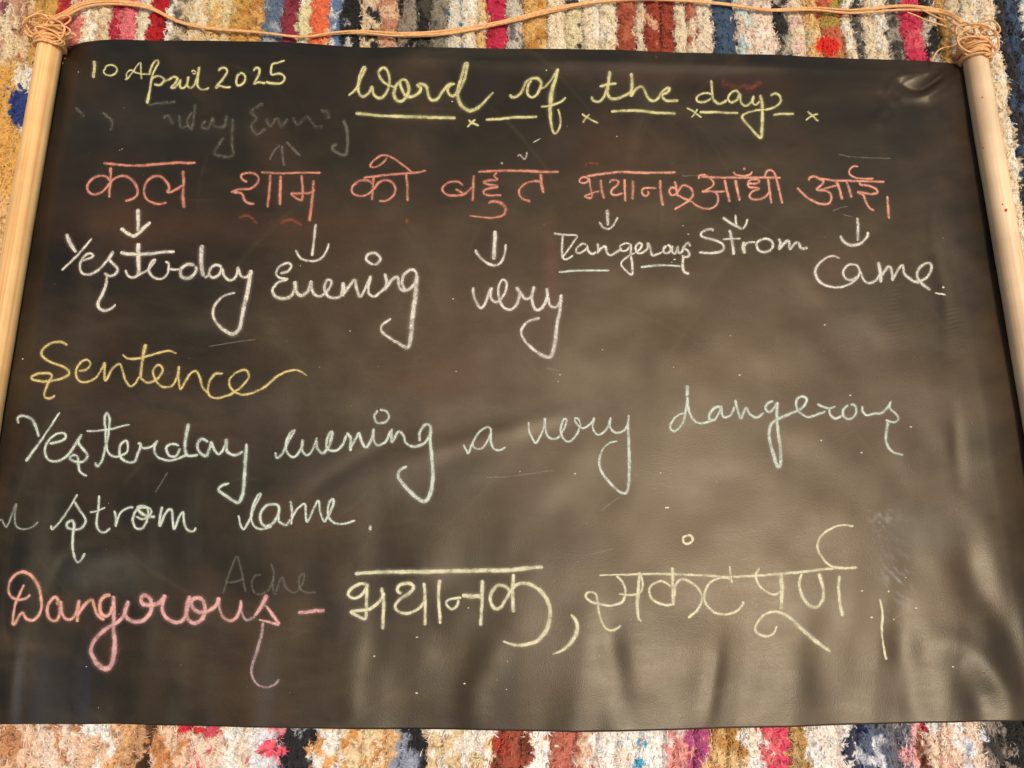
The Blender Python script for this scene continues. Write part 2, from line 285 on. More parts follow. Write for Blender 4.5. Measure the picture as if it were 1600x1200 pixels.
def build_strip(k, x0, x1, top, side):
    Xt0, Yt = at(x0, 30); Xt1, _ = at(x1, 30)
    # strip edges are straight lines on the floor running to the picture's upper vanishing point
    xb0 = VPX + (x0-VPX)*(1170-VPY)/(30-VPY); xb1 = VPX + (x1-VPX)*(1170-VPY)/(30-VPY)
    Xb0, Ybm = at(xb0, 1170); Xb1, _ = at(xb1, 1170)
    edge = x0 < 70 or x1 > 1495           # these also show beside the poles
    Yl = [Ya]
    while Yl[-1] > Yb:
        y = Yl[-1]
        if y > Yf1 or y < Yf2: s = .006
        elif y > Yv1 or y < Yv2: s = .0015
        elif edge and at(800, 640)[1] < y: s = .0018
        else: s = .012
        Yl.append(y-s)
    Yl = np.array(Yl); w = abs(Xt1-Xt0)
    nu = max(9, int(w/.0015)+1)
    u = np.linspace(0, 1, nu)
    U, YY = np.meshgrid(u, Yl, indexing='ij')
    tt = (YY-Yt)/(Ybm-Yt)
    L = Xt0 + (Xb0-Xt0)*tt; R = Xt1 + (Xb1-Xt1)*tt
    sd = 100+k*7
    wob = .0040*(noise(YY/.02, 0*YY, sd)-.5) + .0030*(noise(YY/.006, 0*YY, sd+1)-.5)
    wob2 = .0040*(noise(YY/.02, 0*YY, sd+7)-.5) + .0030*(noise(YY/.006, 0*YY, sd+8)-.5)
    X = L + (R-L)*U + wob*(1-U) + wob2*U
    X = X + np.sin(YY*9+1.3)*.004 + (fbm(YY/.09, 0*YY+3, 901, 2)-.5)*.008   # all rows wander together
    prof = np.sqrt(np.clip(1-(2*U-1)**2, 0, 1))
    amp = .0055 + .003*noise(np.full_like(U, k*3.1), YY/.03, sd+2)
    rib = np.abs(np.sin(YY/.0042*math.pi*.5 + 2.2*noise(X/.01, YY/.02, sd+3)*3))
    lump = fbm(X/.0065, YY/.0055, sd+4, 3)-.5
    Z = -.0085 + prof**.8*amp*1.15 + prof**.5*(.0068*lump + .0015*(rib-.5)) + .0016*(noise(X/.0021, YY/.0021, 55)-.5)*prof**.4
    under = ((YY < Yv1-.0) & (YY > Yv2))
    Z = Z - .0035*under*(0 if edge else 1)
    px_, py_ = pix(X, YY); xl = 96-.166*(py_-72); xr = 1505+.166*(py_-93)
    inside = sstep(-14, 6, px_-xl)*sstep(14, -6, px_-xr)*sstep(96, 112, py_)*sstep(1126, 1112, py_)
    Z = Z - .0075*inside*(1 if edge else .3)
    # dye
    ct, c2t, st = top
    st = st+.06; 
    xm = VPX + ((x0+x1)/2-VPX)*(1170-VPY)/(30-VPY)
    cb, c2b, sb = lookup(BOT, xm)
    def tabmix(tab, xs, seed):
        e = np.array([t_[0] for t_ in tab]); i = np.clip(np.searchsorted(e, xs, side='right')-1, 0, len(tab)-1)
        warm_light = np.array([1.02, .985, .87]) if tab is TOP else 1.0  # warmer light at the top, painted into the upper strip colours
        c1_ = np.array([cloth(t_[2])*warm_light for t_ in tab])[i]; c2_ = np.array([cloth(t_[3])*warm_light for t_ in tab])[i]; s_ = np.array([t_[4] for t_ in tab])[i]
        f = sstep(-.05, .05, fbm(X/.013, YY/.017, seed, 3)-(.5+.45*(.5-s_)))[..., None]
        return c1_*(1-f) + c2_*f
    xtop = x0 + (x1-x0)*U
    A = tabmix(TOP, np.clip(xtop + 13*(fbm(X/.014, YY/.010, 171, 3)-.5) + 9*(noise(X/.003, YY/.003, 172)-.5), -329, 1879), 205)
    xbo = VPX + (xtop-VPX)*(1170-VPY)/(30-VPY)
    B = tabmix(BOT, xbo + 46*(fbm(X/.020, YY/.014, 173, 3)-.5) + 16*(noise(X/.0035, YY/.0035, 174)-.5), 207)
    tb = sstep(.45, .55, tt + .1*(noise(X/.05, YY/.05, 77)-.5))[..., None]
    C = A*(1-tb)+B*tb
    PX, PY = pix(X, YY)
    j = 8*(noise(X/.004, YY/.004, 60)-.5) + 10*(noise(X/.012, YY/.012, 61)-.5)
    def patch(cx, cy, rx, ry, col):
        nonlocal C
        d = ((PX+j-cx)/rx)**2 + ((PY+j*1.3-cy)/ry)**2
        f = sstep(1.15, .85, d)[..., None]; C = C*(1-f) + lin(col)*f
    if side < 0:
        patch(20, 230, 60, 130, (218, 170, 96)); patch(8, 400, 40, 100, (222, 182, 128)); patch(40, 155, 22, 55, WH)
        patch(30, 165, 17, 34, (44, 62, 128)); patch(2, 8, 10, 12, (140, 84, 92)); patch(16, 75, 16, 20, (226, 204, 168))
    if 200 < x0 < 620 or x0 < 200:
        patch(295, 1139, 26, 9, (200, 50, 66)); patch(420, 1170, 24, 12, (228, 96, 120)); patch(222, 1192, 12, 14, (70, 44, 34))
    if 700 < x0 < 1100: patch(998, 1194, 12, 10, (70, 170, 214)); patch(785, 1168, 14, 18, (170, 70, 54))
    if 1250 < x0 < 1320: patch(1292, 70, 18, 16, (226, 50, 40))
    C = C*(.84+.30*noise(X/.003, YY/.003, sd+9))[..., None]*(1-.5*sstep(.74, .86, noise(X/.0026, YY/.0034, sd+12)))[..., None]*(1+.13*sstep(.45, .55, tt))[..., None]  # pit shade painted as dark flecks; brighter light painted into the lower half
    Vv = np.stack([X, YY, Z], -1).reshape(-1, 3); Cc = C.reshape(-1, 3)
    # skirt closing the strip downwards is not needed: neighbours meet in the groove
    F = grid_faces(nu, len(Yl))
    # loose fibres standing out of the cloth where it shows
    vis = np.where(((Vv[:, 1] > Yv1) & (Vv[:, 1] < Yf1)) | ((Vv[:, 1] < Yv2) & (Vv[:, 1] > Yf2)) | ((Vv[:, 1] > at(800, 640)[1]) & (Vv[:, 1] < Yf1) & edge))[0]
    nf = int(len(vis)*.52); s = RNG.choice(vis, nf)
    a = RNG.normal(0, 1.0, nf) + np.where(RNG.random(nf) < .5, 0, math.pi) + math.pi/2*(RNG.random(nf) < .25)
    ln = RNG.uniform(.002, .0068, nf); wd = RNG.uniform(.00018, .00042, nf)
    bx = Vv[s]; d = np.stack([np.sin(a), np.cos(a), 0*a], -1); q = np.stack([np.cos(a), -np.sin(a), 0*a], -1)
    bend = RNG.normal(0, .5, nf)[:, None]
    p0 = bx - [0, 0, .0004]; h1 = RNG.uniform(.0003, .0016, nf)
    p1 = bx + d*(ln*.5)[:, None] + q*bend*(ln*.25)[:, None] + np.stack([0*a, 0*a, h1], -1)
    p2 = bx + d*ln[:, None] + q*bend*(ln*.9)[:, None] + np.stack([0*a, 0*a, h1*RNG.uniform(-.4, 1.2, nf)], -1)
    qw = q*wd[:, None]
    FV = np.stack([p0-qw, p0+qw, p1-qw, p1+qw, p2], 1).reshape(-1, 3)
    b0 = len(Vv) + np.arange(nf)*5
    F4 = np.vstack([F, np.stack([b0, b0+1, b0+3, b0+2], -1)]); F3 = np.stack([b0+2, b0+3, b0+4], -1)
    fc = np.repeat(np.clip(Cc[s]*RNG.uniform(.8, 1.35, nf)[:, None]*1.04 + .016, 0, .88), 5, 0)
    # thicker pulled-up yarn tufts
    nt = int(len(vis)*.10); s2 = RNG.choice(vis, nt); a = RNG.normal(0, .45, nt) + np.where(RNG.random(nt) < .5, 0, math.pi)
    ln = RNG.uniform(.003, .0085, nt); wd = RNG.uniform(.00035, .00080, nt); hh = RNG.uniform(.0008, .0028, nt)
    d = np.stack([np.sin(a), np.cos(a), 0*a], -1); q = np.stack([np.cos(a), -np.sin(a), 0*a], -1); bn = RNG.normal(0, .35, nt)[:, None]
    rows = []
    for t_, wv, hv in ((0, .5, -.3), (.3, 1, .75), (.65, 1, 1), (1, .35, .1)):
        c_ = Vv[s2] + d*(ln*t_)[:, None] + q*bn*(ln*t_*t_)[:, None] + np.stack([0*a, 0*a, hh*hv], -1)
        rows += [c_ - q*(wd*wv)[:, None] - [0, 0, .0003], c_ + [0, 0, .0002], c_ + q*(wd*wv)[:, None] - [0, 0, .0003]]
    TV = np.stack(rows, 1).reshape(-1, 3); t0 = len(Vv)+len(FV)+np.arange(nt)*12
    T4 = np.vstack([np.stack([t0+3*r_+c_, t0+3*r_+c_+1, t0+3*r_+c_+4, t0+3*r_+c_+3], -1) for r_ in range(3) for c_ in range(2)])
    tcg = np.repeat(np.clip(Cc[s2]*RNG.uniform(.85, 1.32, nt)[:, None] + .02, 0, .88), 12, 0)
    F4 = np.vstack([F4, T4]); FV = np.vstack([FV, TV]); fc = np.vstack([fc, tcg])
    return mesh_obj("rag_strip", np.vstack([Vv, FV]), F4, M_RAG, rug, colors=np.vstack([Cc, fc]), F3=F3)
for k, (x0, x1, c, c2, s) in enumerate(TOP):
    build_strip(k, x0, x1, (c, c2, s), -1 if x0 < 180 else 1)

# ------------------------------------------------------------------ roll-up blackboard
Z0 = .0065
board = empty("roll_up_blackboard", (*[float(v) for v in at(800, 610)], 0), "black roll-up blackboard covered in coloured chalk writing, lying on the rag rug between two poles", "blackboard")
BO = np.array(board.location)
TE = np.array([(60,74),(96,69),(125,65),(200,62.5),(300,62),(400,63),(470,66),(540,72),(590,74.5),(660,74),(800,74),(1000,77.5),(1100,81),(1200,85),(1300,89),(1400,93),(1465,96),(1500,95),(1530,98)], float)
BE = np.array([(-110,1128),(0,1131),(180,1130.5),(260,1133),(400,1135.5),(600,1138),(780,1140),(900,1141),(1000,1139),(1100,1137),(1200,1135.5),(1300,1133),(1400,1130),(1500,1127),(1600,1125),(1712,1123)], float)
def fold(px, py, pts, wid, amp, sharp=1.0, fade=60):
    """ridge (amp>0) or valley along a polyline given where it lies on the sheet"""
    out = 0*px
    P = catmull(np.array(pts, float), 22); best = np.full(px.shape, 1e9); side = 0*px; tpar = 0*px
    tot = np.sum(np.linalg.norm(np.diff(P, axis=0), axis=1)); acc = 0
    for a, b in zip(P[:-1], P[1:]):
        L = np.linalg.norm(b-a); d = (b-a)/L
        t = np.clip((px-a[0])*d[0]+(py-a[1])*d[1], 0, L)
        dist = np.hypot(px-a[0]-d[0]*t, py-a[1]-d[1]*t)
        m = dist < best; best = np.where(m, dist, best); tpar = np.where(m, acc+t, tpar); acc += L
    e = sstep(-.02, fade/tot, tpar/tot)*sstep(1.02, 1-fade/tot, tpar/tot)
    return amp*np.exp(-(best/wid)**(2*sharp))*(.25+.75*e)
BX = np.arange(-240, 1840, 4.0)
BH = np.interp(BX, [-150, 60, 330, 500, 548, 600, 800, 940, 985, 1180, 1300, 1400, 1440, 1530, 1600, 1720], [0, .002, .0005, .004, .0062, .0012, .0055, .0105, .0112, .0020, .0028, .0012, .0034, .0045, .0012, .0006])
BH = np.convolve(np.pad(BH, 24, mode='edge'), np.exp(-(np.arange(-24, 25)/7.0)**2/2)/np.exp(-(np.arange(-24, 25)/7.0)**2/2).sum(), mode='valid')
def height(X, Y):
    px, py = pix(X, Y, Z0)
    px = np.asarray(px); py = np.asarray(py)
    h = .0042*(fbm(X/.20, Y/.20, 5, 3)-.5)*2
    h = h + .0008*(fbm(X/.05, Y/.06, 9, 2)-.5)*2
    b = sstep(760, 1130, py)                                   # long folds rising from the lower edge
    h = h + b*.0026*(noise(px/105 + py/900, py/900, 21)-.5)*2 + b*.0012*(noise(px/42+py/300, py/700, 22)-.5)*2
    h = h + sstep(330, 80, px + py*.12)*.0018*(noise(px/38+py/320, py/500, 23)-.5)*2
    # the sheet swells over the rug along its lower half
    bend = np.interp(px, BX, BH)
    h = h + bend*sstep(800, 1090, py + 40*(noise(px/130, 0*px, 88)-.5))
    h = h + .0016*sstep(1070, 1130, py)*(noise(px/140, 0*px, 89)-.4)
    # named folds
    h = h + fold(px, py, [(560,1150),(552,1060),(575,960)], 20, .0008) + fold(px, py, [(985,1150),(965,1060),(945,960)], 22, -.0018)
    h = h + fold(px, py, [(1095,1150),(1110,1080),(1125,980)], 14, .0012) + fold(px, py, [(1432,1150),(1420,1050),(1405,960)], 24, -.0022)
    h = h + fold(px, py, [(1592,1160),(1572,1090),(1535,1035),(1490,1003),(1450,1000)], 22, .0020, 1, 110) + fold(px, py, [(1535,1160),(1525,1090),(1500,1040)], 26, -.0034)+ fold(px, py, [(1600,1080),(1580,1000),(1530,920),(1500,840)], 26, -.0028)+ fold(px, py, [(1300,1150),(1290,1060),(1280,960)], 40, -.0016)
    h = h + fold(px, py, [(12,1150),(20,1060),(34,990)], 10, .0010) + fold(px, py, [(1560,1010),(1545,850),(1510,760)], 30, .0013)
    h = h + fold(px, py, [(750,1150),(745,1080),(790,980)], 26, .0018)
    h = h + fold(px, py, [(82,925),(100,880),(140,855),(200,840)], 12, -.0022) + fold(px, py, [(95,935),(130,890),(190,880)], 22, .0032)
    h = h + fold(px, py, [(1500,98),(1470,120),(1445,137),(1425,140),(1405,130)], 6.5, -.0058) + fold(px, py, [(1505,108),(1475,132),(1448,150),(1415,152)], 9, .0052)
    h = h + fold(px, py, [(1480,100),(1450,116),(1410,124),(1390,140)], 8, .0046) + fold(px, py, [(1440,118),(1410,125),(1396,142),(1400,152)], 5, -.0040)
    h = h + fold(px, py, [(1400,150),(1385,175),(1372,190)], 15, .0050) + fold(px, py, [(1374,150),(1392,170),(1384,185)], 6, -.0030)
    h = h + fold(px, py, [(560,78),(760,92),(980,95),(1200,100)], 16, .0022) + fold(px, py, [(1000,105),(1200,118),(1400,108)], 22, -.0014)
    h = h + fold(px, py, [(150,560),(260,600),(420,600)], 14, .0007) + fold(px, py, [(105,440),(85,560),(60,700)], 26, .0016)
    h = h + fold(px, py, [(1462,300),(1458,380),(1478,470),(1480,560)], 11, -.0011) + fold(px, py, [(1490,640),(1500,760)], 12, -.0012)
    h = h + fold(px, py, [(620,690),(560,720),(470,780)], 16, -.0012) + fold(px, py, [(900,640),(640,715)], 16, .0010)
    # small creases in a band by the right pole
    for cx, cy, L in ((1398, 500, 60), (1490, 510, 45)):
        h = h + .00013*np.sin(py*.95+.25*px+3*noise(px/9, py/40, 87))*np.exp(-((px-cx)/12)**2-((py-cy)/L)**2)*(.3+noise(px/20, py/13, 86))
    # rim: turned-down edges
    h = h + .0020*sstep(22, 0, np.abs(py-np.interp(px, TE[:, 0], TE[:, 1])))*-1
    # towards the poles the cloth dives under them
    xl = 96 - .166*(py-72); xr = 1505 + .166*(py-93)
    h = h - .0045*sstep(42, 0, px-xl) - .0055*sstep(62, 0, xr-px)
    h = h + .0035*np.exp(-((px-xl-75)/38)**2)
    return Z0 + h
NU, NV = 600, 430
u = np.linspace(0, 1, NU); v = np.linspace(0, 1, NV)
tx = TE[0, 0] + (TE[-1, 0]-TE[0, 0])*u; bx_ = BE[0, 0] + (BE[-1, 0]-BE[0, 0])*u
Xa, Ya_ = at(tx, np.interp(tx, TE[:, 0], TE[:, 1]), Z0); Xb, Yb_ = at(bx_, np.interp(bx_, BE[:, 0], BE[:, 1]), Z0)
X = Xa[:, None]*(1-v) + Xb[:, None]*v; Y = Ya_[:, None]*(1-v) + Yb_[:, None]*v
PX, PY = pix(X, Y, Z0); Z = height(X, Y)
# chalk dust wiped over the vinyl, with some gloss and sky reflection painted in
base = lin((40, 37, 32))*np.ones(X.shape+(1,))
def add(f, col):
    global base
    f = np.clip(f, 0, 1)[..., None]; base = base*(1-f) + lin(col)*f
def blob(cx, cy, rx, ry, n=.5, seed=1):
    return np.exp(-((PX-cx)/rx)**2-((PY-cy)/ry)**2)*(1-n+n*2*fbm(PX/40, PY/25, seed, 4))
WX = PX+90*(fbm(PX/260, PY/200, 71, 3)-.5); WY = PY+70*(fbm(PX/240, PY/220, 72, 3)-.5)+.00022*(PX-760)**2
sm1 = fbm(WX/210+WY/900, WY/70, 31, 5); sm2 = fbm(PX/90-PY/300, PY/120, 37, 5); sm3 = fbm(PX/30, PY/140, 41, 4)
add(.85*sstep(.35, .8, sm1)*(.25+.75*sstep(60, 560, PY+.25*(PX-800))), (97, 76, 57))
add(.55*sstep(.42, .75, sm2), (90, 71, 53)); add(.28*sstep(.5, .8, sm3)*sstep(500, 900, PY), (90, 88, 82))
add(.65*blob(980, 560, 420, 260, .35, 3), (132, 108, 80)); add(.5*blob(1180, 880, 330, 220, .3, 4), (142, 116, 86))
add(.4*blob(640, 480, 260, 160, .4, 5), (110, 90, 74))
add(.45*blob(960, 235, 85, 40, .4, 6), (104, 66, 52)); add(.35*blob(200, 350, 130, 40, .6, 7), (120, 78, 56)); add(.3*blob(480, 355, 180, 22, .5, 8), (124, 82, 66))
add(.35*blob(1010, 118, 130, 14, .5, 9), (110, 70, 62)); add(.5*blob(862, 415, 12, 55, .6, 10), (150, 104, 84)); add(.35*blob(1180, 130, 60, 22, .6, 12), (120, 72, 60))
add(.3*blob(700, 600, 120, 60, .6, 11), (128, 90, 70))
add(.28*blob(1440, 825, 50, 38, .9, 13), (140, 148, 152)); add(.35*blob(640, 740, 200, 60, .5, 14), (112, 106, 100)); add(.55*blob(165, 895, 80, 34, .6, 15), (108, 110, 106))  # last blob paints in the grey gloss patch at lower left
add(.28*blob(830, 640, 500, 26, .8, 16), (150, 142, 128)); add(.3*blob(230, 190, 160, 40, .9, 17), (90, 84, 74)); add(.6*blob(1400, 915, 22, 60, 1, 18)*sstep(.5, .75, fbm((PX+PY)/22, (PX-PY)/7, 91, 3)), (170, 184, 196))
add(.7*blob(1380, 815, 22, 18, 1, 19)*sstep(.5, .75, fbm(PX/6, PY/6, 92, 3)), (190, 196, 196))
for k in range(110):                                         # curved wipe marks of a dusty hand and cloth
    cx, cy = RNG.uniform(120, 1480), RNG.uniform(150, 1050); rad = RNG.uniform(90, 520); a0 = RNG.uniform(0, 6.28); an = np.arctan2(PY-cy, PX-cx)
    dd = np.abs(np.hypot(PX-cx, PY-cy)-rad); wdt = RNG.uniform(5, 24) if k < 40 else RNG.uniform(1.6, 3.6); da = np.abs((an-a0+math.pi) % (2*math.pi)-math.pi)
    if k >= 40: da = da*2.2
    add(RNG.uniform(.06, .18)*np.exp(-(dd/wdt)**2)*sstep(.7, .15, da)*(.3+1.1*fbm((np.hypot(PX-cx, PY-cy))/4, an*9, 600+k, 2)), (142, 128, 104))
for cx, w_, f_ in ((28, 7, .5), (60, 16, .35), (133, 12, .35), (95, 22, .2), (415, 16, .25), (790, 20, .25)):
    add(f_*np.exp(-((PX-cx-.06*(1130-PY))/w_)**2)*sstep(930, 1090, PY), (84, 94, 112))  # sky reflected along the lower folds, painted as bluish streaks
dark = .35*blob(1330, 320, 120, 60, .5, 20) + .5*blob(120, 420, 50, 60, .7, 21) + .4*blob(1330, 110, 200, 30, .3, 22) + .45*blob(700, 1060, 70, 90, .4, 23)
base = base*(1-np.clip(dark, 0, .8)[..., None]*.55)
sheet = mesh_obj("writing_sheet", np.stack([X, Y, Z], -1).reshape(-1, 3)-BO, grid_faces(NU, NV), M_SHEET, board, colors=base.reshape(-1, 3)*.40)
sheet["label"] = "thin black vinyl writing sheet with dusty wiped smears and creases"
sol = sheet.modifiers.new("thickness", 'SOLIDIFY'); sol.thickness = .0007; sol.offset = 1 if False else -1

# ---- chalk strokes: thin ribbons of chalk lying on the vinyl
def ribbon(P, w, zoff, press=1.0, rough=.10, z0=0.0):
    """P: picture pixels where the stroke lies; w: width (number or list along the stroke)"""
    Q = catmull(P, 1.6); n = len(Q)
    if n < 2: return None
    T = np.gradient(Q, axis=0); T /= np.linalg.norm(T, axis=1)[:, None]+1e-9
    N = np.stack([-T[:, 1], T[:, 0]], -1)
    s = np.concatenate([[0], np.cumsum(np.linalg.norm(np.diff(Q, axis=0), axis=1))])
    W = np.interp(s/s[-1], np.linspace(0, 1, len(w)), w) if isinstance(w, (list, tuple)) else np.full(n, float(w))
    sd = random.randint(0, 9999)
    W = W*(1+rough*2*(noise(s/5, 0*s, sd)-.5)+.22*(noise(s/22, 0*s, sd+1)-.5))
    W = W*(.55+.45*np.clip(np.minimum(s, s[-1]-s)/2.2, 0, 1))
    Q = Q + N*(.7*(noise(s/6, 0*s, sd+3)-.5))[:, None]
    c = np.array([-2.1, -1.15, -.6, 0, .6, 1.15, 2.1])
    G = Q[:, None, :] + N[:, None, :]*c[None, :, None]*W[:, None, None]*.55
    GX, GY = at(G[..., 0], G[..., 1], Z0)
    for _ in range(3): GX, GY = at(G[..., 0], G[..., 1], height(GX, GY))
    GZ = height(GX, GY) + .00012 + zoff + (s[:, None]*2.2e-7)
    pr = press*(.82+.36*noise(s/14, 0*s, sd+2)); pr[:1] *= .3; pr[-1:] *= .3
    uv = np.stack([np.repeat(s[:, None], 7, 1), np.repeat((c/1.15)[None], n, 0), np.repeat(pr[:, None], 7, 1)], -1)
    return np.stack([GX, GY, GZ], -1).reshape(-1, 3), grid_faces(n, 7), uv.reshape(-1, 3)
def write(name, label, mat, strokes, press=1.0):
    if name in ('rubbed_out_writing', 'chalk_scratch') and len(strokes) > 1:
        for st in strokes: write(name, label, mat, [st], press)
        return
    VV, FF, UU = [], [], []; n0 = 0
    for k, (o, w, P) in enumerate(strokes):
        P = np.array(P, float); P = P/o[2] + np.array(o[:2])
        r = ribbon(P, w, k*2.6e-5, press)
        if r is None: continue
        VV.append(r[0]); FF.append(r[1]+n0); UU.append(r[2]); n0 += len(r[0])
    o = mesh_obj(name, np.vstack(VV)-BO, np.vstack(FF), CH[mat], sheet, uv=np.vstack(UU))
    o["label"] = label
    return o
A=(0,0,4);B=(400,0,4);C_=(800,0,4);D=(1200,0,4);E=(80,230,4);F_=(400,230,4);G_=(640,230,4);H_=(880,230,16/3);I_=(1080,230,4)
J=(0,500,4);K=(340,540,4);L_=(700,540,4);M_=(1030,560,4);N_=(0,740,4);O=(340,740,4);P_=(0,860,5);Q_=(280,860,5);R_=(520,840,4);S=(840,780,4);T_=(1120,780,4)
W='chalk_word'
write(W,"yellow chalk figures 10 of the date",'yellow',[(A,5.4,[(588,378),(592,420),(586,460),(586,490)]),(A,3.2,[(655,440),(665,415),(700,407),(729,425),(727,452),(700,470),(662,468),(648,450),(655,432)])])
write(W,"yellow chalk word April",'yellow',[
 (A,3,[(778,498),(800,488),(830,450),(858,408),(880,392),(882,440),(884,498)]),(A,2.6,[(795,495),(790,465),(815,440),(850,455),(885,462),(940,466)]),
 (A,[4,4,3.4,4,5.4],[(935,470),(945,425),(965,388),(985,378),(990,395),(972,430),(950,480),(940,540),(930,600),(920,650)]),
 (A,3.8,[(942,528),(950,495),(985,475),(1020,488),(1024,508),(1000,530),(962,528)]),
 (A,4,[(1022,512),(1055,498),(1085,482),(1108,490),(1098,518),(1070,548),(1090,548),(1118,520),(1128,500),(1124,540),(1145,550),(1168,525),(1178,480),(1172,530),(1190,550),(1215,530),(1235,470),(1245,420),(1238,480),(1234,532),(1250,555),(1275,562),(1308,548)]),
 (A,2.6,[(1196,452),(1207,440),(1222,447),(1218,462),(1200,458)])])
write(W,"yellow chalk year 2025",'yellow',[(A,4.2,[(1362,445),(1385,425),(1412,430),(1418,455),(1395,490),(1368,525),(1350,550),(1375,538),(1405,546),(1445,546)]),
 (A,4,[(1500,458),(1485,475),(1476,510),(1485,535),(1508,530),(1530,505),(1530,472),(1510,457),(1495,462)]),
 (B,4.2,[(-18,445),(0,425),(20,430),(22,455),(8,490),(-12,525),(12,514),(50,520),(60,515)]),
 (B,[3,4,4.4,4],[(182,378),(140,392),(102,405),(94,455),(105,468),(145,460),(172,472),(178,497),(158,520),(110,522),(60,512)])])
write(W,"yellow chalk title word Word",'yellow',[
 (B,[3.4,5,4.4,5.4,5],[(576,598),(612,572),(640,530),(662,475),(684,428),(674,418),(655,450),(640,510),(642,575),(668,605),(705,580),(726,535)]),
 (B,5,[(726,535),(735,590),(772,614),(810,590),(832,530),(832,470),(815,432),(790,424),(768,448),(775,485),(805,518),(850,540),(880,545)]),
 (B,5.6,[(905,505),(875,540),(862,590),(880,628),(915,630),(945,595),(955,545),(935,500),(905,505),(905,540),(930,590),(965,606),(1005,592),(1032,555),(1010,532),(1035,525),(1065,545),(1076,590),(1098,626),(1132,618),(1165,575),(1200,535),(1228,522)]),
 (B,[5,5.5,6,5.5,6,6,6,3.2],[(1245,525),(1215,530),(1198,560),(1208,592),(1236,600),(1258,570),(1275,510),(1295,440),(1308,398),(1322,396),(1316,440),(1298,510),(1272,560),(1262,600),(1272,645),(1302,678),(1342,692),(1385,675),(1430,635),(1465,595),(1486,575)])])
write(W,"yellow chalk title word of",'yellow',[(C_,5,[(-14,588),(2,608),(32,602),(62,570),(88,515),(125,492),(162,492),(182,515),(176,550),(155,590),(122,608),(96,585),(100,535),(122,500)]),
 (C_,4.6,[(165,555),(200,548),(232,515),(268,462),(288,430)]),(C_,[5,6.5,8,8,6,4.4,4,3.6],[(290,428),(272,490),(252,560),(242,630),(238,700),(245,770),(262,832),(285,822),(302,775),(298,715),(286,680)]),
 (C_,4,[(178,668),(240,660),(300,640),(338,608)])])
write(W,"yellow chalk title word the",'yellow',[(C_,4.6,[(495,600),(508,628),(545,635),(578,600),(600,520),(612,448)]),(C_,5.6,[(612,442),(604,510),(598,580),(612,614),(650,618),(700,600),(740,575)]),(C_,4.4,[(545,542),(590,530),(655,522)]),
 (C_,6,[(746,455),(750,520),(742,606)]),(C_,5.2,[(742,606),(768,562),(805,542),(828,565),(845,605),(878,632),(910,618),(938,575),(968,552),(986,552),(972,578),(942,590),(942,612),(968,630),(1042,628)])])
write(W,"yellow chalk title word day",'yellow',[(C_,4.6,[(1246,500),(1250,560),(1258,618),(1288,648),(1322,640),(1345,625)]),(C_,4,[(1256,592),(1218,582),(1180,590),(1155,612),(1162,636),(1205,638),(1248,612)]),
 (C_,4.4,[(1424,592),(1405,568),(1370,580),(1350,612),(1368,640),(1402,628),(1424,592),(1430,640),(1460,662),(1495,640),(1510,602),(1504,640),(1525,655),(1552,630)]),
 (C_,[5.4,5.4,5.2,4,4,4],[(1550,590),(1562,650),(1564,740),(1562,810),(1554,860),(1528,842),(1480,788),(1438,736),(1450,714),(1520,692),(1600,682),(1650,665),(1680,630),(1672,598),(1645,586),(1612,600)])])
for lab, st in (("longest yellow chalk underline, under the title word Word",[(B,5.4,[(620,708),(760,722),(900,728),(1050,732),(1170,736),(1250,738)])]),
 ("yellow chalk underline under the title word of",[(B,4.6,[(1435,748),(1520,744),(1600,736),(1760,730)])]),("yellow chalk underline under the title word the",[(C_,5,[(618,698),(700,692),(780,692),(900,705),(1025,710)])]),
 ("yellow chalk underline under the title word day",[(C_,4.4,[(1170,702),(1280,702),(1415,708)])]),("short yellow chalk dash after the title word day",[(D,4,[(30,720),(90,712),(165,712)])])):
    write("chalk_underline",lab,'yellow',st)
for lab, st in (("yellow chalk cross after the title word Word",[(B,3.6,[(1325,748),(1350,768),(1395,786)]),(B,3.4,[(1320,796),(1350,765),(1372,745)])]),
 ("yellow chalk cross after the title word of",[(C_,3.6,[(435,712),(480,740),(540,770)]),(C_,3.4,[(440,768),(465,735),(485,712)])]),
 ("yellow chalk cross before the title word day",[(C_,3.6,[(1090,675),(1130,695),(1185,735)]),(C_,3.2,[(1120,735),(1145,705),(1160,680)])]),
 ("last yellow chalk cross at the end of the title",[(D,3.6,[(245,695),(280,725),(315,760)]),(D,3.2,[(235,752),(275,725),(315,712)])])):
    write("chalk_cross",lab,'yellow',st)
write(W,"salmon chalk Hindi word for yesterday",'salmon',[(E,4.6,[(325,100),(400,108),(540,116),(680,104),(780,98),(905,98)]),(E,5,[(372,125),(370,200),(362,318)]),
 (E,4.4,[(362,210),(345,185),(300,180),(255,200),(228,235),(230,270),(258,294),(300,288),(338,262),(365,225),(402,192),(450,180),(500,200),(535,248),(540,290),(512,322),(462,338)]),
 (E,4.4,[(725,348),(665,354),(605,332),(580,285),(590,230),(630,190),(680,182),(718,212),(738,250),(726,280),(745,282),(785,262),(822,236)]),(E,5.6,[(825,145),(828,220),(824,300),(832,382)])])
write(W,"salmon chalk Hindi word for evening",'salmon',[(E,4,[(1228,218),(1196,202),(1190,174),(1232,160),(1280,170),(1297,200),(1280,235),(1240,260),(1180,262),(1122,282)]),(E,4.4,[(1140,280),(1190,290),(1208,330),(1235,352),(1272,356)]),
 (F_,4,[(30,158),(170,163),(300,160),(408,160)]),(F_,4.4,[(90,170),(85,260),(72,380)]),(F_,5,[(155,175),(152,270),(150,365)]),(F_,4.4,[(286,172),(290,240),(290,328),(262,326),(224,292),(270,290),(340,284),(372,262)]),(F_,[4,5,6],[(362,205),(355,290),(345,380),(335,465)])])
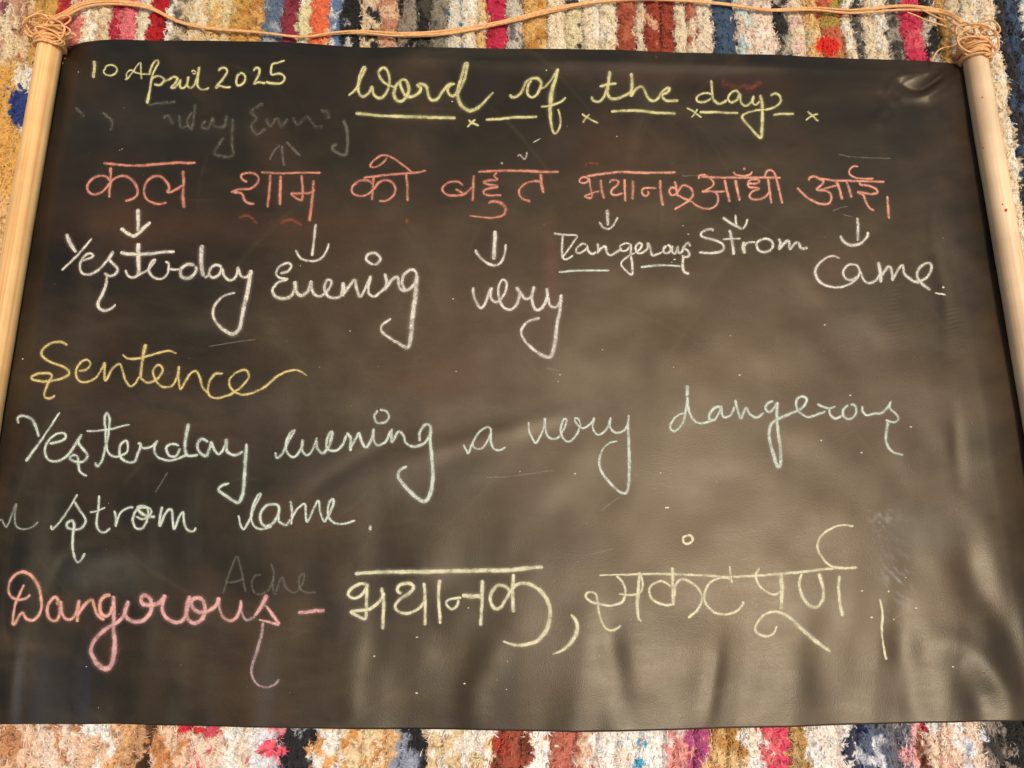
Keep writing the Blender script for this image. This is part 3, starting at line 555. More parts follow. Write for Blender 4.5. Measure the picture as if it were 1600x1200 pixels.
write(W,"salmon chalk Hindi postposition with a loop above its bar",'salmon',[(F_,4.4,[(670,192),(760,180),(900,166),(1000,160),(1065,146)]),(F_,4.4,[(735,182),(730,250),(725,332)]),
 (F_,4.4,[(732,232),(700,208),(645,212),(602,248),(602,285),(645,305),(695,295),(735,262),(770,220),(820,206),(860,230),(872,272),(850,310),(810,335),(768,338)]),(F_,4.4,[(940,168),(945,250),(948,340)]),
 (F_,3.6,[(980,160),(920,112),(860,72),(812,50),(768,60),(725,95),(714,120),(742,125),(782,108),(812,78),(814,58)])])
write(W,"salmon chalk Hindi word for very",'salmon',[(G_,4.2,[(338,242),(300,215),(250,218),(212,245),(205,272),(240,300),(310,300),(352,285),(392,250)]),(G_,3.6,[(285,262),(310,275),(338,292)]),(G_,4.6,[(400,172),(398,250),(394,340)]),
 (G_,4.6,[(428,154),(550,149),(700,148),(850,155),(935,155)]),(G_,4.2,[(548,158),(528,178),(548,202),(505,208),(464,218),(486,232),(540,240),(550,250),(500,258),(465,272),(468,292),(505,302),(575,300)]),
 (G_,[4.6,5.6,4,2.6],[(490,352),(520,340),(560,345),(595,372),(600,402),(575,430),(520,442),(450,438),(370,430)]),(G_,5.2,[(818,165),(825,230),(836,290)]),(G_,4.4,[(825,216),(780,214),(725,228),(688,262),(686,298),(712,325),(758,340)])])
write(W,"coral chalk Hindi word for dangerous",'coral',[(H_,4.2,[(195,242),(330,222),(480,207),(700,213),(940,210)]),(H_,3.8,[(212,268),(180,250),(145,262),(138,290),(170,300),(205,284),(216,262),(222,310),(234,370),(240,408),(222,425),(178,410),(205,398),(250,380),(302,368)]),(H_,4.6,[(312,270),(320,350),(340,435)]),
 (H_,3.8,[(385,302),(400,280),(440,275),(460,292),(448,320),(418,342),(400,370),(412,395),(450,400),(502,380)]),(H_,4.8,[(510,265),(512,350),(518,455)]),(H_,5,[(580,275),(582,350),(576,440)]),
 (H_,4,[(780,345),(720,340),(670,345),(655,370),(665,398),(695,405),(712,385),(698,362)]),(H_,4.8,[(806,270),(812,380),(830,490)]),(H_,4.8,[(930,280),(942,340),(952,412)]),
 (H_,4.4,[(945,348),(905,338),(884,365),(900,398),(938,392),(968,355),(990,325),(1030,322),(1072,358),(1080,400),(1050,442),(990,482),(922,520)])])
write(W,"coral chalk Hindi word for storm",'coral',[(H_,4,[(958,402),(1010,428),(1060,450),(1120,490),(1185,512),(1245,505),(1282,470),(1290,420),(1272,382),(1232,368),(1152,370)]),
 (H_,4,[(1130,268),(1136,240),(1172,232),(1210,250),(1250,288),(1250,320),(1212,348),(1165,372)]),(H_,3.8,[(1240,368),(1290,372),(1352,368)]),(H_,4.8,[(1345,270),(1360,350),(1388,460)]),(H_,5,[(1435,270),(1450,350),(1470,450)]),
 (I_,4,[(62,186),(200,190),(350,190),(560,192)]),(I_,3.6,[(262,152),(282,174),(330,181),(372,168),(380,150)]),(I_,4.6,[(322,136),(332,136),(340,136)]),
 (I_,4,[(352,216),(382,200),(420,205),(424,220),(392,230),(356,226),(362,250),(408,254),(424,262),(386,276),(364,302),(380,324),(430,326),(475,300),(494,270)]),(I_,4.6,[(480,196),(490,270),(500,355)]),(I_,4,[(455,195),(470,155),(495,145),(520,165),(540,230),(570,355)])])
write(W,"coral chalk Hindi word for came with its closing bar",'coral',[(I_,4,[(735,212),(740,190),(770,182),(798,196),(826,216),(810,240),(785,266),(840,272),(872,292),(874,330),(850,356),(790,350),(720,310),(660,252)]),(I_,3.4,[(790,270),(850,256),(912,238)]),
 (I_,4.6,[(905,210),(925,260),(945,330)]),(I_,4.6,[(970,215),(985,260),(1002,318)]),(I_,4,[(790,196),(900,208),(1050,212),(1140,215),(1210,218)]),(I_,3.6,[(1045,120),(1010,122),(985,150),(1000,180),(1050,196),(1140,196)]),
 (I_,4.4,[(1050,216),(1058,236),(1110,242),(1155,262),(1162,286),(1122,292),(1042,280),(1075,302),(1092,345),(1115,380),(1145,398)]),(I_,4.6,[(1225,305),(1230,380),(1235,450)])])
for lab, st in (("white chalk arrow above the upper word Yesterday",[(E,7,[(542,385),(545,460),(542,528)]),(E,6,[(435,505),(470,535),(515,555),(552,532),(590,495),(622,468)])]),
 ("white chalk arrow above the word Evening",[(F_,4.6,[(375,478),(362,580),(350,682)]),(F_,4,[(248,640),(275,690),(340,712),(400,700),(440,650),(455,600)])]),
 ("white chalk arrow above the upper word very",[(F_,7,[(1495,520),(1492,600),(1485,705)]),(F_,4.6,[(1368,640),(1410,700),(1480,738),(1530,720),(1555,660),(1562,605)])]),
 ("small white chalk arrow above the small word Dangerous",[(H_,5.6,[(365,520),(370,590),(375,655)]),(H_,4,[(300,620),(330,665),(375,680),(420,650),(455,580)])]),
 ("skewed white chalk arrow above the upper word Strom",[(H_,4,[(1435,560),(1440,620),(1445,650)]),(H_,5.4,[(1325,585),(1400,635),(1490,685)]),(H_,4,[(1490,685),(1520,650),(1535,595)])]),
 ("white chalk arrow above the upper word Came",[(I_,5,[(1038,440),(1042,510),(1040,588)]),(I_,5,[(930,550),(950,590),(1000,612),(1060,600),(1098,560),(1105,528)])])):
    write("chalk_arrow",lab,'white',st)
write(W,"white chalk word Yesterday with long looped tails",'white',[(E,[7,7,5],[(95,540),(115,595),(158,660)]),(E,3.6,[(255,568),(170,670),(65,772)]),
 (E,4.4,[(195,708),(245,694),(262,676),(236,664),(200,690),(180,740),(192,785),(235,796),(290,770),(340,720),(375,668),(390,648)]),(E,5,[(390,652),(366,700),(395,735),(416,765),(398,795),(360,804),(332,785)]),(E,[4,5.5,5.5,3.6],[(348,785),(345,850),(322,915),(295,970),(302,1008),(340,1022),(380,1005),(405,982)]),
 (E,7,[(545,598),(545,700),(548,805)]),(E,5.4,[(430,658),(500,670),(600,668),(700,655),(775,655)]),(E,4.2,[(465,765),(482,805),(515,814),(550,795),(600,770),(640,725),(650,702),(625,722),(610,770),(640,812),(690,822),(728,790),(735,730),(712,715)]),
 (E,3.8,[(738,762),(770,766),(802,762)]),(E,6,[(900,735),(850,735),(808,770),(822,815),(872,815),(905,775),(905,740)]),(E,8,[(945,610),(938,680),(942,760),(955,812)]),
 (E,5,[(955,818),(985,800),(995,760),(1030,738),(1062,752),(1050,795),(1010,815),(990,795)]),(E,5,[(1068,755),(1082,805),(1115,832),(1148,818),(1165,780),(1168,752),(1185,802),(1222,812),(1250,785)]),
 (E,[6,7.5,7.5,7,5,4.6,4],[(1250,765),(1235,860),(1215,960),(1195,1050),(1180,1130),(1140,1168),(1090,1150),(1035,1100),(1012,1040),(1030,980),(1080,930),(1152,908)])])
write(W,"white chalk word Evening",'white',[(F_,4.4,[(150,790),(200,775),(222,742),(200,724),(150,745),(125,785),(148,815),(204,826)]),(F_,[4,6,6,4.4],[(200,826),(140,845),(104,890),(122,932),(178,946),(222,926),(244,880),(242,838),(252,900),(282,926),(325,898),(345,832)]),
 (F_,5,[(345,832),(352,900),(388,932),(432,914),(464,870),(472,838),(442,832),(428,880),(450,930),(492,942),(532,925),(545,842)]),(F_,5.6,[(545,842),(549,890),(543,936)]),(F_,5.4,[(545,920),(590,860),(618,832),(630,890),(652,942)]),(F_,4.6,[(652,942),(690,870),(716,808),(704,870),(706,915),(742,932),(785,900),(805,880)]),
 (F_,4.8,[(735,738),(690,706),(700,672),(740,662),(776,690),(765,722),(738,734)]),(F_,5.4,[(805,788),(816,845),(806,890),(850,830),(884,812),(895,870),(922,896),(962,885),(1002,832),(1000,782),(970,765),(925,800),(914,850),(932,896)]),
 (F_,[7,8.5,8.5,8,7,5,5,4],[(1006,800),(1000,900),(985,1010),(975,1100),(965,1200),(952,1250),(925,1245),(880,1220),(830,1190),(785,1150),(790,1112),(846,1070)])])
write(W,"upper white chalk word very",'white',[(G_,5,[(395,875),(405,940),(440,1002),(468,985),(500,905),(512,880),(505,930),(530,965),(565,955),(600,900),(605,846),(580,830),(554,880),(560,950),(588,1002),(632,1016),(670,980),(688,920),(670,878),(690,905),(722,946),(758,935),(778,868)]),
 (G_,5.2,[(778,868),(765,950),(790,1016),(832,1000),(860,930),(856,882),(876,985),(915,1000),(945,960)]),(G_,[5.4,6.5,7,5.5,5,4.4],[(948,918),(938,1020),(920,1120),(906,1240),(882,1308),(840,1306),(780,1268),(720,1210),(696,1150),(735,1095),(815,1066)])])
write(W,"small white chalk word Dangerous",'white',[(G_,3.4,[(900,538),(960,546),(1050,550)]),(G_,4.4,[(958,550),(952,620),(956,695)]),(G_,3.4,[(1052,552),(1010,615),(960,685),(975,702),(1025,675)]),
 (H_,4,[(195,815),(160,806),(115,840),(110,880),(150,880),(190,848),(202,818),(206,860),(240,890),(275,870)]),(H_,4.6,[(285,798),(292,850),(282,890)]),(H_,4.4,[(285,880),(320,840),(350,828),(366,880),(400,900),(450,870),(490,840)]),
 (H_,[3.4,3.6,4.6,4.4,3.4,3.4],[(562,812),(520,800),(475,825),(482,862),(530,860),(566,812),(562,900),(576,980),(574,1062),(545,1050),(486,985),(492,950),(540,912),(600,880)]),(H_,4,[(600,880),(640,850),(655,812),(630,800),(605,830),(612,876),(650,885),(700,850),(704,800),(722,830),(740,902),(785,892),(832,870)]),
 (H_,4.4,[(862,820),(836,850),(842,880),(870,885),(895,860),(890,826),(865,815)]),(H_,4.4,[(908,820),(908,872),(935,885),(955,828),(962,882),(992,870),(1005,830),(1040,800),(1062,828)]),(H_,4.6,[(1005,840),(1042,870),(1050,905),(1015,916),(984,905)]),(H_,4.4,[(1000,910),(994,990),(1010,1040),(1052,1062)])])
for lab, st in (("pale mint chalk underline under the first half of the small word Dangerous",[(G_,3.4,[(930,781),(1050,772),(1250,772)])]),("pale mint chalk underline under the second half of the small word Dangerous",[(H_,3.6,[(645,1002),(780,985),(900,985),(980,995)])])):
    write("chalk_underline",lab,'mint',st)
write(W,"upper white chalk word Strom",'white',[(I_,4.6,[(136,528),(128,512),(85,520),(60,542),(72,562),(130,576),(190,600),(205,630),(180,654),(110,661),(45,658)]),(I_,5.6,[(240,515),(255,590),(266,676)]),(I_,3.4,[(195,576),(250,572),(310,572)]),(I_,6,[(330,590),(325,630),(336,668)]),(I_,4,[(328,625),(352,598),(402,594)]),
 (I_,4.6,[(442,574),(410,600),(420,645),(470,655),(508,625),(500,586),(460,572),(438,580)]),(I_,4.8,[(545,570),(556,600),(550,635),(590,592),(610,590),(618,636),(650,598),(675,605),(688,635),(730,630)])])
write(W,"upper white chalk word Came",'white',[(I_,[3.6,5.5,4,4,4.6],[(930,695),(880,680),(812,714),(776,770),(790,825),(840,864),(920,876),(990,856),(1040,815),(1052,770),(1030,738),(985,735),(950,775),(965,820),(1005,830),(1040,810)]),(I_,4.6,[(1055,770),(1072,820),(1105,850),(1150,836),(1185,790)]),
 (I_,5.6,[(1168,715),(1182,780),(1186,848)]),(I_,5,[(1190,805),(1225,752),(1242,750),(1256,790),(1258,830),(1290,770),(1322,738),(1332,790),(1380,832),(1425,850)]),(I_,5,[(1405,845),(1462,822),(1495,780),(1498,735),(1470,725),(1425,755),(1412,810),(1440,850),(1495,895)]),(I_,3,[(1520,910),(1560,918),(1592,924)]),(I_,5,[(1568,874),(1576,876),(1580,880)])])
write(W,"golden chalk word Sentence with a long closing flourish",'gold',[(J,4.4,[(422,160),(392,140),(330,140),(272,178),(262,220),(312,260),(390,290),(430,320),(420,350),(370,370),(290,384),(212,376),(198,356),(250,334),(315,334),(324,355),(300,400),(280,450),(284,486),(320,488),(346,470)]),
 (J,4,[(490,320),(540,310),(565,276),(545,248),(502,268),(475,320),(490,375),(540,388),(600,360),(640,300),(655,268),(654,330),(660,380),(700,310),(745,275),(762,300),(782,370),(812,412),(842,400),(875,350)]),(J,[7,6,5,4],[(910,150),(895,220),(884,300),(880,362)]),(J,4,[(765,215),(800,240),(870,240),(960,215),(1050,192),(1105,210)]),
 (J,4,[(878,362),(922,392),(982,370),(1016,320),(1005,286),(980,286),(958,322),(975,380),(1012,416),(1070,414),(1106,360),(1118,292),(1118,370),(1130,432),(1180,350),(1222,318),(1246,350),(1266,420),(1310,462)]),(J,4.2,[(1396,335),(1342,340),(1305,400),(1302,462),(1350,490),(1420,474)]),
 (K,[4,4,4,4,4,4,3],[(50,318),(90,300),(145,262),(194,200),(180,155),(125,165),(75,215),(90,275),(150,305),(220,295),(300,255),(370,195),(440,160),(500,155),(562,188)])])
write(W,"lower pale mint chalk word Yesterday",'mint',[(J,[4,5,6,4],[(116,650),(114,610),(150,600),(200,622),(226,670),(242,732)]),(J,[3,4,5],[(375,575),(300,690),(230,790),(160,885)]),(J,4.4,[(308,772),(370,760),(410,735),(400,708),(350,715),(300,760),(280,820),(300,870),(350,884),(420,850),(470,780),(512,712)]),
 (J,4.4,[(505,722),(492,768),(530,820),(548,850),(520,884),(470,884),(438,866),(455,846),(485,855),(490,900),(502,950),(546,976)]),(J,4.2,[(594,888),(610,916),(640,870),(660,780),(660,690),(655,620),(668,580),(685,620),(680,700),(668,780),(680,830),(720,855),(755,848),(792,826),(800,780),(785,755),(750,790),(752,850),(790,885),(840,885),(865,830),(880,778),(860,768)]),(J,3.2,[(540,695),(620,692),(700,680),(760,665),(815,655)]),
 (J,4.4,[(872,782),(902,802),(950,790),(985,755),(964,800),(980,850),(1022,872),(1062,878),(1112,866),(1160,848),(1200,850),(1240,842)]),(J,4.4,[(1122,785),(1072,775),(1040,802),(1060,848),(1102,848),(1130,800)]),(J,6,[(1180,645),(1165,720),(1156,800),(1170,852)]),
 (J,4.8,[(1305,762),(1262,745),(1235,780),(1250,830),(1290,848),(1312,800),(1320,765),(1340,812),(1370,840),(1400,800),(1416,748),(1420,820),(1470,846),(1522,820)]),(J,[5,6,6,6,5,5,4.4],[(1542,770),(1536,860),(1530,960),(1520,1080),(1502,1130),(1475,1140),(1430,1110),(1370,1065),(1390,1035),(1436,1020)])])
write(W,"pale mint chalk word evening, in the lower sentence",'mint',[(K,4.2,[(360,665),(370,702),(402,680),(440,600),(476,545),(482,528),(455,545),(430,600),(430,660),(465,696),(500,680),(528,625),(532,588),(526,640),(552,686),(586,665),(614,600),(620,572)]),(K,5,[(618,590),(622,640),(660,672),(700,620),(716,540),(700,548),(680,610),(692,650),(740,656),(780,620),(805,560)]),(K,5.4,[(805,545),(830,575),(830,662)]),(K,5,[(830,640),(870,570),(885,548),(900,600),(930,636),(965,580),(975,520),(975,590),(1002,622),(1050,600),(1085,530)]),
 (K,4.4,[(1002,404),(980,440),(996,480),(1045,480),(1070,450),(1055,410),(1012,400)]),(K,5,[(1090,518),(1088,602),(1130,540),(1160,558),(1180,610),(1232,632),(1292,610),(1330,550),(1328,502),(1300,495),(1265,540),(1262,600)]),(K,[5,6,7,8,7,7,6,4.4],[(1332,512),(1328,600),(1340,700),(1345,820),(1335,905),(1300,972),(1250,955),(1180,890),(1130,820),(1140,780),(1186,755)])])
write(W,"pale mint chalk letter a standing alone",'mint',[(L_,3.8,[(95,615),(112,650),(128,674),(152,610),(192,545),(240,510),(268,530),(245,600),(205,645),(160,635),(158,590)]),(L_,4,[(268,535),(268,590),(282,640),(318,654),(362,634)])])
write(W,"pale mint chalk word very, in the lower sentence",'mint',[(L_,4,[(503,475),(510,540),(545,606),(575,570),(600,500),(606,455),(610,530),(632,576),(680,580),(715,540),(742,470),(725,460),(704,520),(720,580),(760,600),(800,560),(826,500),(815,460),(795,455),(800,482),(840,516),(890,490),(915,448)]),
 (L_,4,[(915,450),(905,510),(930,556),(970,545),(1000,508),(1016,452),(1012,510),(1050,546),(1100,530),(1125,490)]),(L_,[4,5,6,6,5,5,4,3],[(1130,430),(1125,520),(1130,620),(1132,740),(1130,850),(1112,922),(1060,905),(980,820),(945,740),(960,660),(1010,610),(1060,595)])])
write(W,"pale mint chalk word dangerous, in the lower sentence",'mint',[(M_,4.4,[(165,345),(130,350),(90,380),(70,430),(92,456),(130,430),(155,380),(170,300),(178,240)]),(M_,7,[(175,165),(176,200),(172,238)]),(M_,4.4,[(174,240),(182,310),(206,375),(255,406),(312,395),(352,378)]),
 (M_,5,[(380,300),(345,310),(315,350),(316,382),(350,380),(380,330),(386,300),(392,350),(412,370),(450,350),(470,300)]),(M_,5,[(474,258),(486,310),(510,376),(530,330),(545,310),(568,350),(610,370),(655,340)]),(M_,5,[(715,265),(680,280),(664,315),(690,336),(725,300),(738,272)]),
 (M_,[5,6,7,6,5,5,4.4],[(740,272),(735,350),(742,450),(756,560),(758,668),(738,675),(710,590),(686,480),(702,410),(760,370),(830,342),(890,310),(922,265),(900,240),(865,250),(855,290),(880,342),(930,366),(990,350),(1040,330)]),
 (M_,4.6,[(985,285),(1020,300),(1062,312),(1102,300)]),(M_,4.6,[(1062,312),(1068,352),(1100,375),(1142,360)]),(M_,4.8,[(1182,290),(1150,320),(1152,362),(1190,380),(1226,350),(1226,300),(1192,285)]),(M_,4.6,[(1270,295),(1270,332),(1300,356),(1345,344),(1390,340),(1430,300),(1446,270),(1440,310),(1480,350),(1494,380),(1470,400),(1412,386)]),(M_,[6,5,5,4],[(1430,395),(1418,470),(1420,530),(1452,580),(1526,606)])])
write(W,"pale mint chalk word strom, at the lower left",'mint',[(N_,4,[(318,322),(330,348),(390,282),(450,190),(485,128)]),(N_,4.4,[(465,172),(500,230),(536,290),(515,335),(470,350),(425,340),(420,310),(450,294),(464,320),(455,400),(456,480),(480,550),(510,535),(532,495)]),(N_,4.4,[(620,135),(615,220),(604,310),(620,356),(655,366),(692,340)]),(N_,3.4,[(560,242),(610,232),(660,210)]),
 (N_,4,[(715,230),(725,280),(725,335)]),(N_,4,[(725,320),(750,250),(800,215),(836,210)]),(N_,4.8,[(872,208),(845,240),(830,292),(850,340),(890,342),(920,290),(926,230),(900,205),(862,212),(882,245),(922,266),(972,272)]),(N_,3.6,[(855,215),(930,215),(944,248),(895,284),(848,268)]),
 (N_,4.6,[(1015,205),(1002,270),(1000,325),(1040,240),(1072,228),(1080,290),(1090,346),(1120,270),(1146,240),(1150,290),(1166,345),(1205,362),(1226,335)])])
write(W,"pale mint chalk word came, at the lower left",'mint',[(O,4,[(130,258),(145,320),(166,346),(200,290),(235,200),(272,128),(250,138),(220,210),(210,280),(232,332),(280,346),(340,330)]),(O,4.6,[(360,192),(305,200),(268,258),(284,322),(335,318),(378,260),(380,205),(345,188)]),(O,4.4,[(378,250),(388,302),(430,320),(456,285)]),
 (O,4.4,[(455,168),(465,240),(460,320)]),(O,3.8,[(460,290),(500,220),(545,190),(550,240),(560,300),(600,220),(630,172),(642,240),(666,306)]),(O,4.2,[(668,306),(700,250),(726,180),(720,158),(695,190),(690,250),(712,296),(770,316),(862,294)]),(O,11,[(943,340),(953,340),(965,341)])])
write(W,"lower pink chalk word Dangerous, its first letters",'rose',[(P_,[4,5,6,5.5,6,6,5,5],[(190,265),(150,350),(115,440),(100,572),(116,575),(150,512),(180,490),(202,530),(250,546),(300,510),(326,440),(315,330),(280,240),(220,180),(160,170),(100,210),(68,280),(80,350),(140,385),(200,375),(240,345)]),
 (P_,6,[(445,430),(452,382),(425,365),(385,410),(368,470),(392,538),(440,548),(468,490),(476,400),(482,480),(512,530),(560,535),(595,490),(618,388)]),(P_,6,[(618,382),(612,470),(604,562)]),(P_,6.4,[(610,500),(660,430),(715,388),(736,430),(762,500),(818,546)]),
 (P_,7,[(868,350),(815,360),(782,410),(786,478),(822,512),(860,490),(885,430)])])
write(W,"lower pink chalk word Dangerous, its middle letters",'pink',[(P_,[7,8,8,9,9,8,8,7,5],[(884,352),(890,480),(886,600),(896,720),(886,840),(850,918),(790,914),(732,842),(712,780),(740,700),(820,620),(920,560),(970,500),(1008,410)]),
 (P_,7.4,[(1008,392),(984,440),(975,500),(1020,548),(1082,556),(1140,530),(1180,470),(1180,390),(1140,352),(1104,366),(1112,412),(1162,428),(1230,416),(1280,372),(1290,346),(1268,420),(1276,490),(1320,540),(1380,562),(1432,540),(1465,470),(1484,352)]),
 (Q_,7.4,[(84,352),(60,440),(62,522),(110,568),(170,545),(200,480),(190,400),(150,370),(102,388),(102,440),(150,480),(222,475),(290,430),(315,365)]),(Q_,[6,5,6,7,4],[(315,365),(312,440),(342,520),(400,550),(450,520),(480,440),(482,385)]),(Q_,[6,8],[(590,515),(640,440),(690,345)]),(Q_,[4,7,6],[(665,420),(722,490),(786,582)]),(Q_,[6,4,3],[(786,582),(720,565),(620,540)])])
write(W,"lower pink chalk word Dangerous, its faded mauve tail",'mauve',[(Q_,[4,5,5,5],[(482,385),(486,480),(522,542),(570,530),(590,512)]),(Q_,[5,6,6,5,4,4,4],[(655,560),(645,650),(610,780),(570,900),(570,980),(612,1048),(680,1070),(740,1050),(785,1005)])])
write("chalk_dash","pink chalk dash after the lower word Dangerous",'pink',[(Q_,6,[(925,484),(1000,482),(1060,471),(1140,470)])])
write(W,"pale yellow chalk Hindi word for dangerous",'cream',[(R_,[6,8,8,8,8,7],[(135,226),(300,216),(500,214),(700,211),(900,206),(1100,204),(1200,192),(1315,183)]),(R_,6,[(218,292),(170,290),(115,320),(96,355),(130,378),(180,360),(210,312),(215,290),(212,380),(206,502),(186,505),(115,465),(170,456),(240,442),(305,385),(318,340)]),(R_,6.6,[(303,310),(318,400),(315,490),(312,576)]),
 (R_,6,[(432,352),(405,330),(420,296),(470,285),(506,305),(480,345),(420,385),(390,430),(410,462),(470,472),(540,440),(582,385)]),(R_,5.6,[(570,280),(578,400),(576,550)]),(R_,6,[(668,260),(660,350),(665,440),(672,540)]),(R_,5,[(805,376),(730,385),(708,412),(738,446),(774,430),(786,388)]),(R_,8,[(805,362),(870,366),(942,370)]),(R_,6.4,[(935,262),(932,400),(922,552)]),
 (R_,6,[(1130,225),(1124,330),(1128,470)]),(R_,[6,6,7,6,6,7,8,8,6,4],[(1120,352),(1080,306),(1030,300),(990,350),(985,400),(1012,442),(1050,435),(1090,370),(1140,302),(1200,286),(1270,312),(1330,372),(1358,460),(1342,560),(1290,636),(1220,664),(1140,672),(1062,646)]),
 (R_,[5,7,8,6,3],[(1487,478),(1516,515),(1528,575),(1500,640),(1440,700),(1370,728)])])
write(W,"pale yellow chalk Hindi word for perilous",'cream',[(S,[2.4,4,4.6,4.6,4.6,5,5,4.4],[(385,475),(600,470),(800,467),(1000,475),(1200,485),(1380,476),(1600,460),(1770,440),(1880,432),(1998,428)]),(S,4.6,[(490,476),(530,520),(549,580),(530,640),(460,665),(390,656),(330,640),(300,605),(320,580),(360,590),(376,640),(386,720),(420,800),(470,820),(522,788)]),
 (S,4.2,[(505,590),(570,598),(635,588),(656,550),(654,500),(636,456)]),(S,[5,6,7,4],[(635,452),(630,560),(622,660),(630,738),(650,766)]),(S,5,[(835,545),(780,512),(722,530),(698,572),(720,630),(790,660),(845,658)]),(S,6.2,[(842,424),(845,540),(848,666)]),(S,5,[(852,610),(864,535),(900,500),(960,520),(1010,570),(1026,622),(1000,690),(940,744)]),
 (S,[3.6,4,6],[(1198,415),(1206,480),(1214,526)]),(S,4.8,[(1205,498),(1150,490),(1080,520),(1042,590),(1050,650),(1100,705),(1170,720),(1240,700),(1280,660),(1286,635)]),(S,4.2,[(938,226),(910,238),(912,270),(940,280),(968,258),(958,230),(932,227)]),
 (T_,4.4,[(268,430),(242,478),(265,540),(320,585),(370,592),(408,562)]),(T_,7,[(400,455),(406,580),(402,690)]),(T_,[3,5,5,5,6,8,8,4],[(375,790),(355,835),(310,856),(250,836),(240,800),(280,735),(340,705),(400,710),(460,745),(540,820),(620,890),(712,954)]),
 (T_,[5,6,6,5.4,7],[(530,462),(514,530),(535,610),(580,665),(625,672),(660,630),(664,560),(636,462)]),(T_,6.4,[(765,475),(760,560),(768,650),(785,732)]),(T_,[3.6,4.6,5,5],[(855,170),(790,162),(720,180),(650,230),(628,300),(660,370),(710,416),(790,432)])])
write("chalk_dash","thin upright pale yellow chalk stroke ending the last line",'cream',[(T_,[3.6,5,3.6,4.6],[(1020,622),(1036,720),(1030,830),(1045,930),(1060,1005)])])
# rubbed-out writing that still shows
write("rubbed_out_writing","faint rubbed-out grey chalk letter a at the left edge",'mint',[(N_,3,[(-14,300),(12,290),(38,334),(62,290),(90,215),(104,190),(92,260),(102,325),(145,348),(200,335),(240,300)])],.42)
write("rubbed_out_writing","faint rubbed-out grey chalk word below the date",'ghost',[(A,5,[(1020,745),(1040,720),(1060,735),(1080,780)]),(A,5,[(1120,720),(1130,790),(1180,790)]),(A,5,[(1200,700),(1170,760),(1200,800),(1220,650)]),(A,5,[(1290,750),(1260,790),(1300,800),(1330,740),(1340,790),(1400,790),(1420,720)]),
 (A,5,[(1455,740),(1450,900),(1450,975),(1345,965),(1370,900),(1400,860)]),(A,5,[(640,700),(700,760),(690,820)]),(A,5,[(470,670),(530,730)]),(A,5,[(920,655),(1000,645),(1100,635)])],.95)
write("rubbed_out_writing","faint rubbed-out grey chalk word evening below the date",'ghost',[(B,5,[(50,650),(20,660),(-30,700),(0,740),(-30,790),(10,840),(60,800)]),(B,5,[(60,740),(90,790),(130,740),(160,790),(200,740)]),(B,5,[(230,730),(260,780),(320,730),(370,790),(420,790)]),(B,6,[(400,690),(440,700),(455,745)])],.9)
write("rubbed_out_writing","grey chalk hook left over from a rubbed-out letter g",'ghost',[(B,5,[(545,750),(565,800),(572,880),(565,960),(540,968),(485,940),(480,915),(510,900)])],3.0)
write("rubbed_out_writing","faint rubbed-out upward chalk arrow below the date",'ghost',[(B,4.4,[(162,910),(165,960),(175,1040)]),(B,4,[(150,905),(110,950),(85,1000)]),(B,4,[(190,885),(230,930),(280,975)])],2.2)
write("rubbed_out_writing","faint grey rubbed-out word Ache above the lower word Dangerous",'ghostgrey',[(Q_,3.6,[(340,340),(390,180),(445,50),(460,55),(490,180),(520,330)]),(Q_,3.4,[(360,250),(430,245),(500,225)]),(Q_,3.4,[(640,190),(590,200),(565,260),(590,330),(650,340),(710,290),(740,180),(715,100)]),(Q_,3.4,[(740,200),(730,280),(740,350)]),
 (Q_,3.4,[(745,350),(790,230),(810,210),(830,280),(880,325),(930,310),(970,240),(975,180),(940,210),(940,280),(980,325),(1070,330)])],1.9)
write("rubbed_out_writing","faint rubbed-out red chalk curls under the Hindi word for evening",'ghostred',[(F_,5,[(155,480),(190,455),(240,460),(290,495)]),(E,5,[(1170,440),(1230,430),(1290,480)]),(F_,6,[(940,440),(945,480)]),(G_,4,[(1095,120),(1120,98),(1185,105)])],1.1)
write("rubbed_out_writing","faint rubbed-out red chalk scribble behind the title word day",'ghostred',[(C_,9,[(1310,510),(1360,530),(1400,545),(1450,535),(1480,560),(1560,510)])],.6)
write("chalk_scratch","small white chalk v mark above the Hindi word for very",'white',[(G_,3,[(672,58),(690,48),(715,76),(728,60),(734,28)]),(G_,3.4,[(574,92),(578,108)]),(C_,2,[(130,892),(155,878),(178,866)])],.8)
write("chalk_scratch","thin pale scratches in the middle and right of the sheet",'ghost',[(L_,2.2,[(240,825),(400,815),(660,780)]),(L_,2.4,[(960,1030),(1010,990),(1080,940)]),(L_,2.6,[(615,143),(650,148),(690,157)]),(L_,3.4,[(1150,820),(1195,802)]),(I_,2,[(920,45),(1000,60),(1250,72)]),(I_,2,[(880,400),(940,375),(985,370)]),
 (I_,2.4,[(950,420),(1000,435),(1015,440)]),(I_,2,[(-60,180),(70,175)]),(S,2.2,[(300,350),(480,310)]),(J,2,[(970,1080),(1050,950)]),(J,2,[(1300,165),(1600,120)]),(T_,3,[(1180,560),(1190,640),(1180,700),(1110,745)])],2.0)
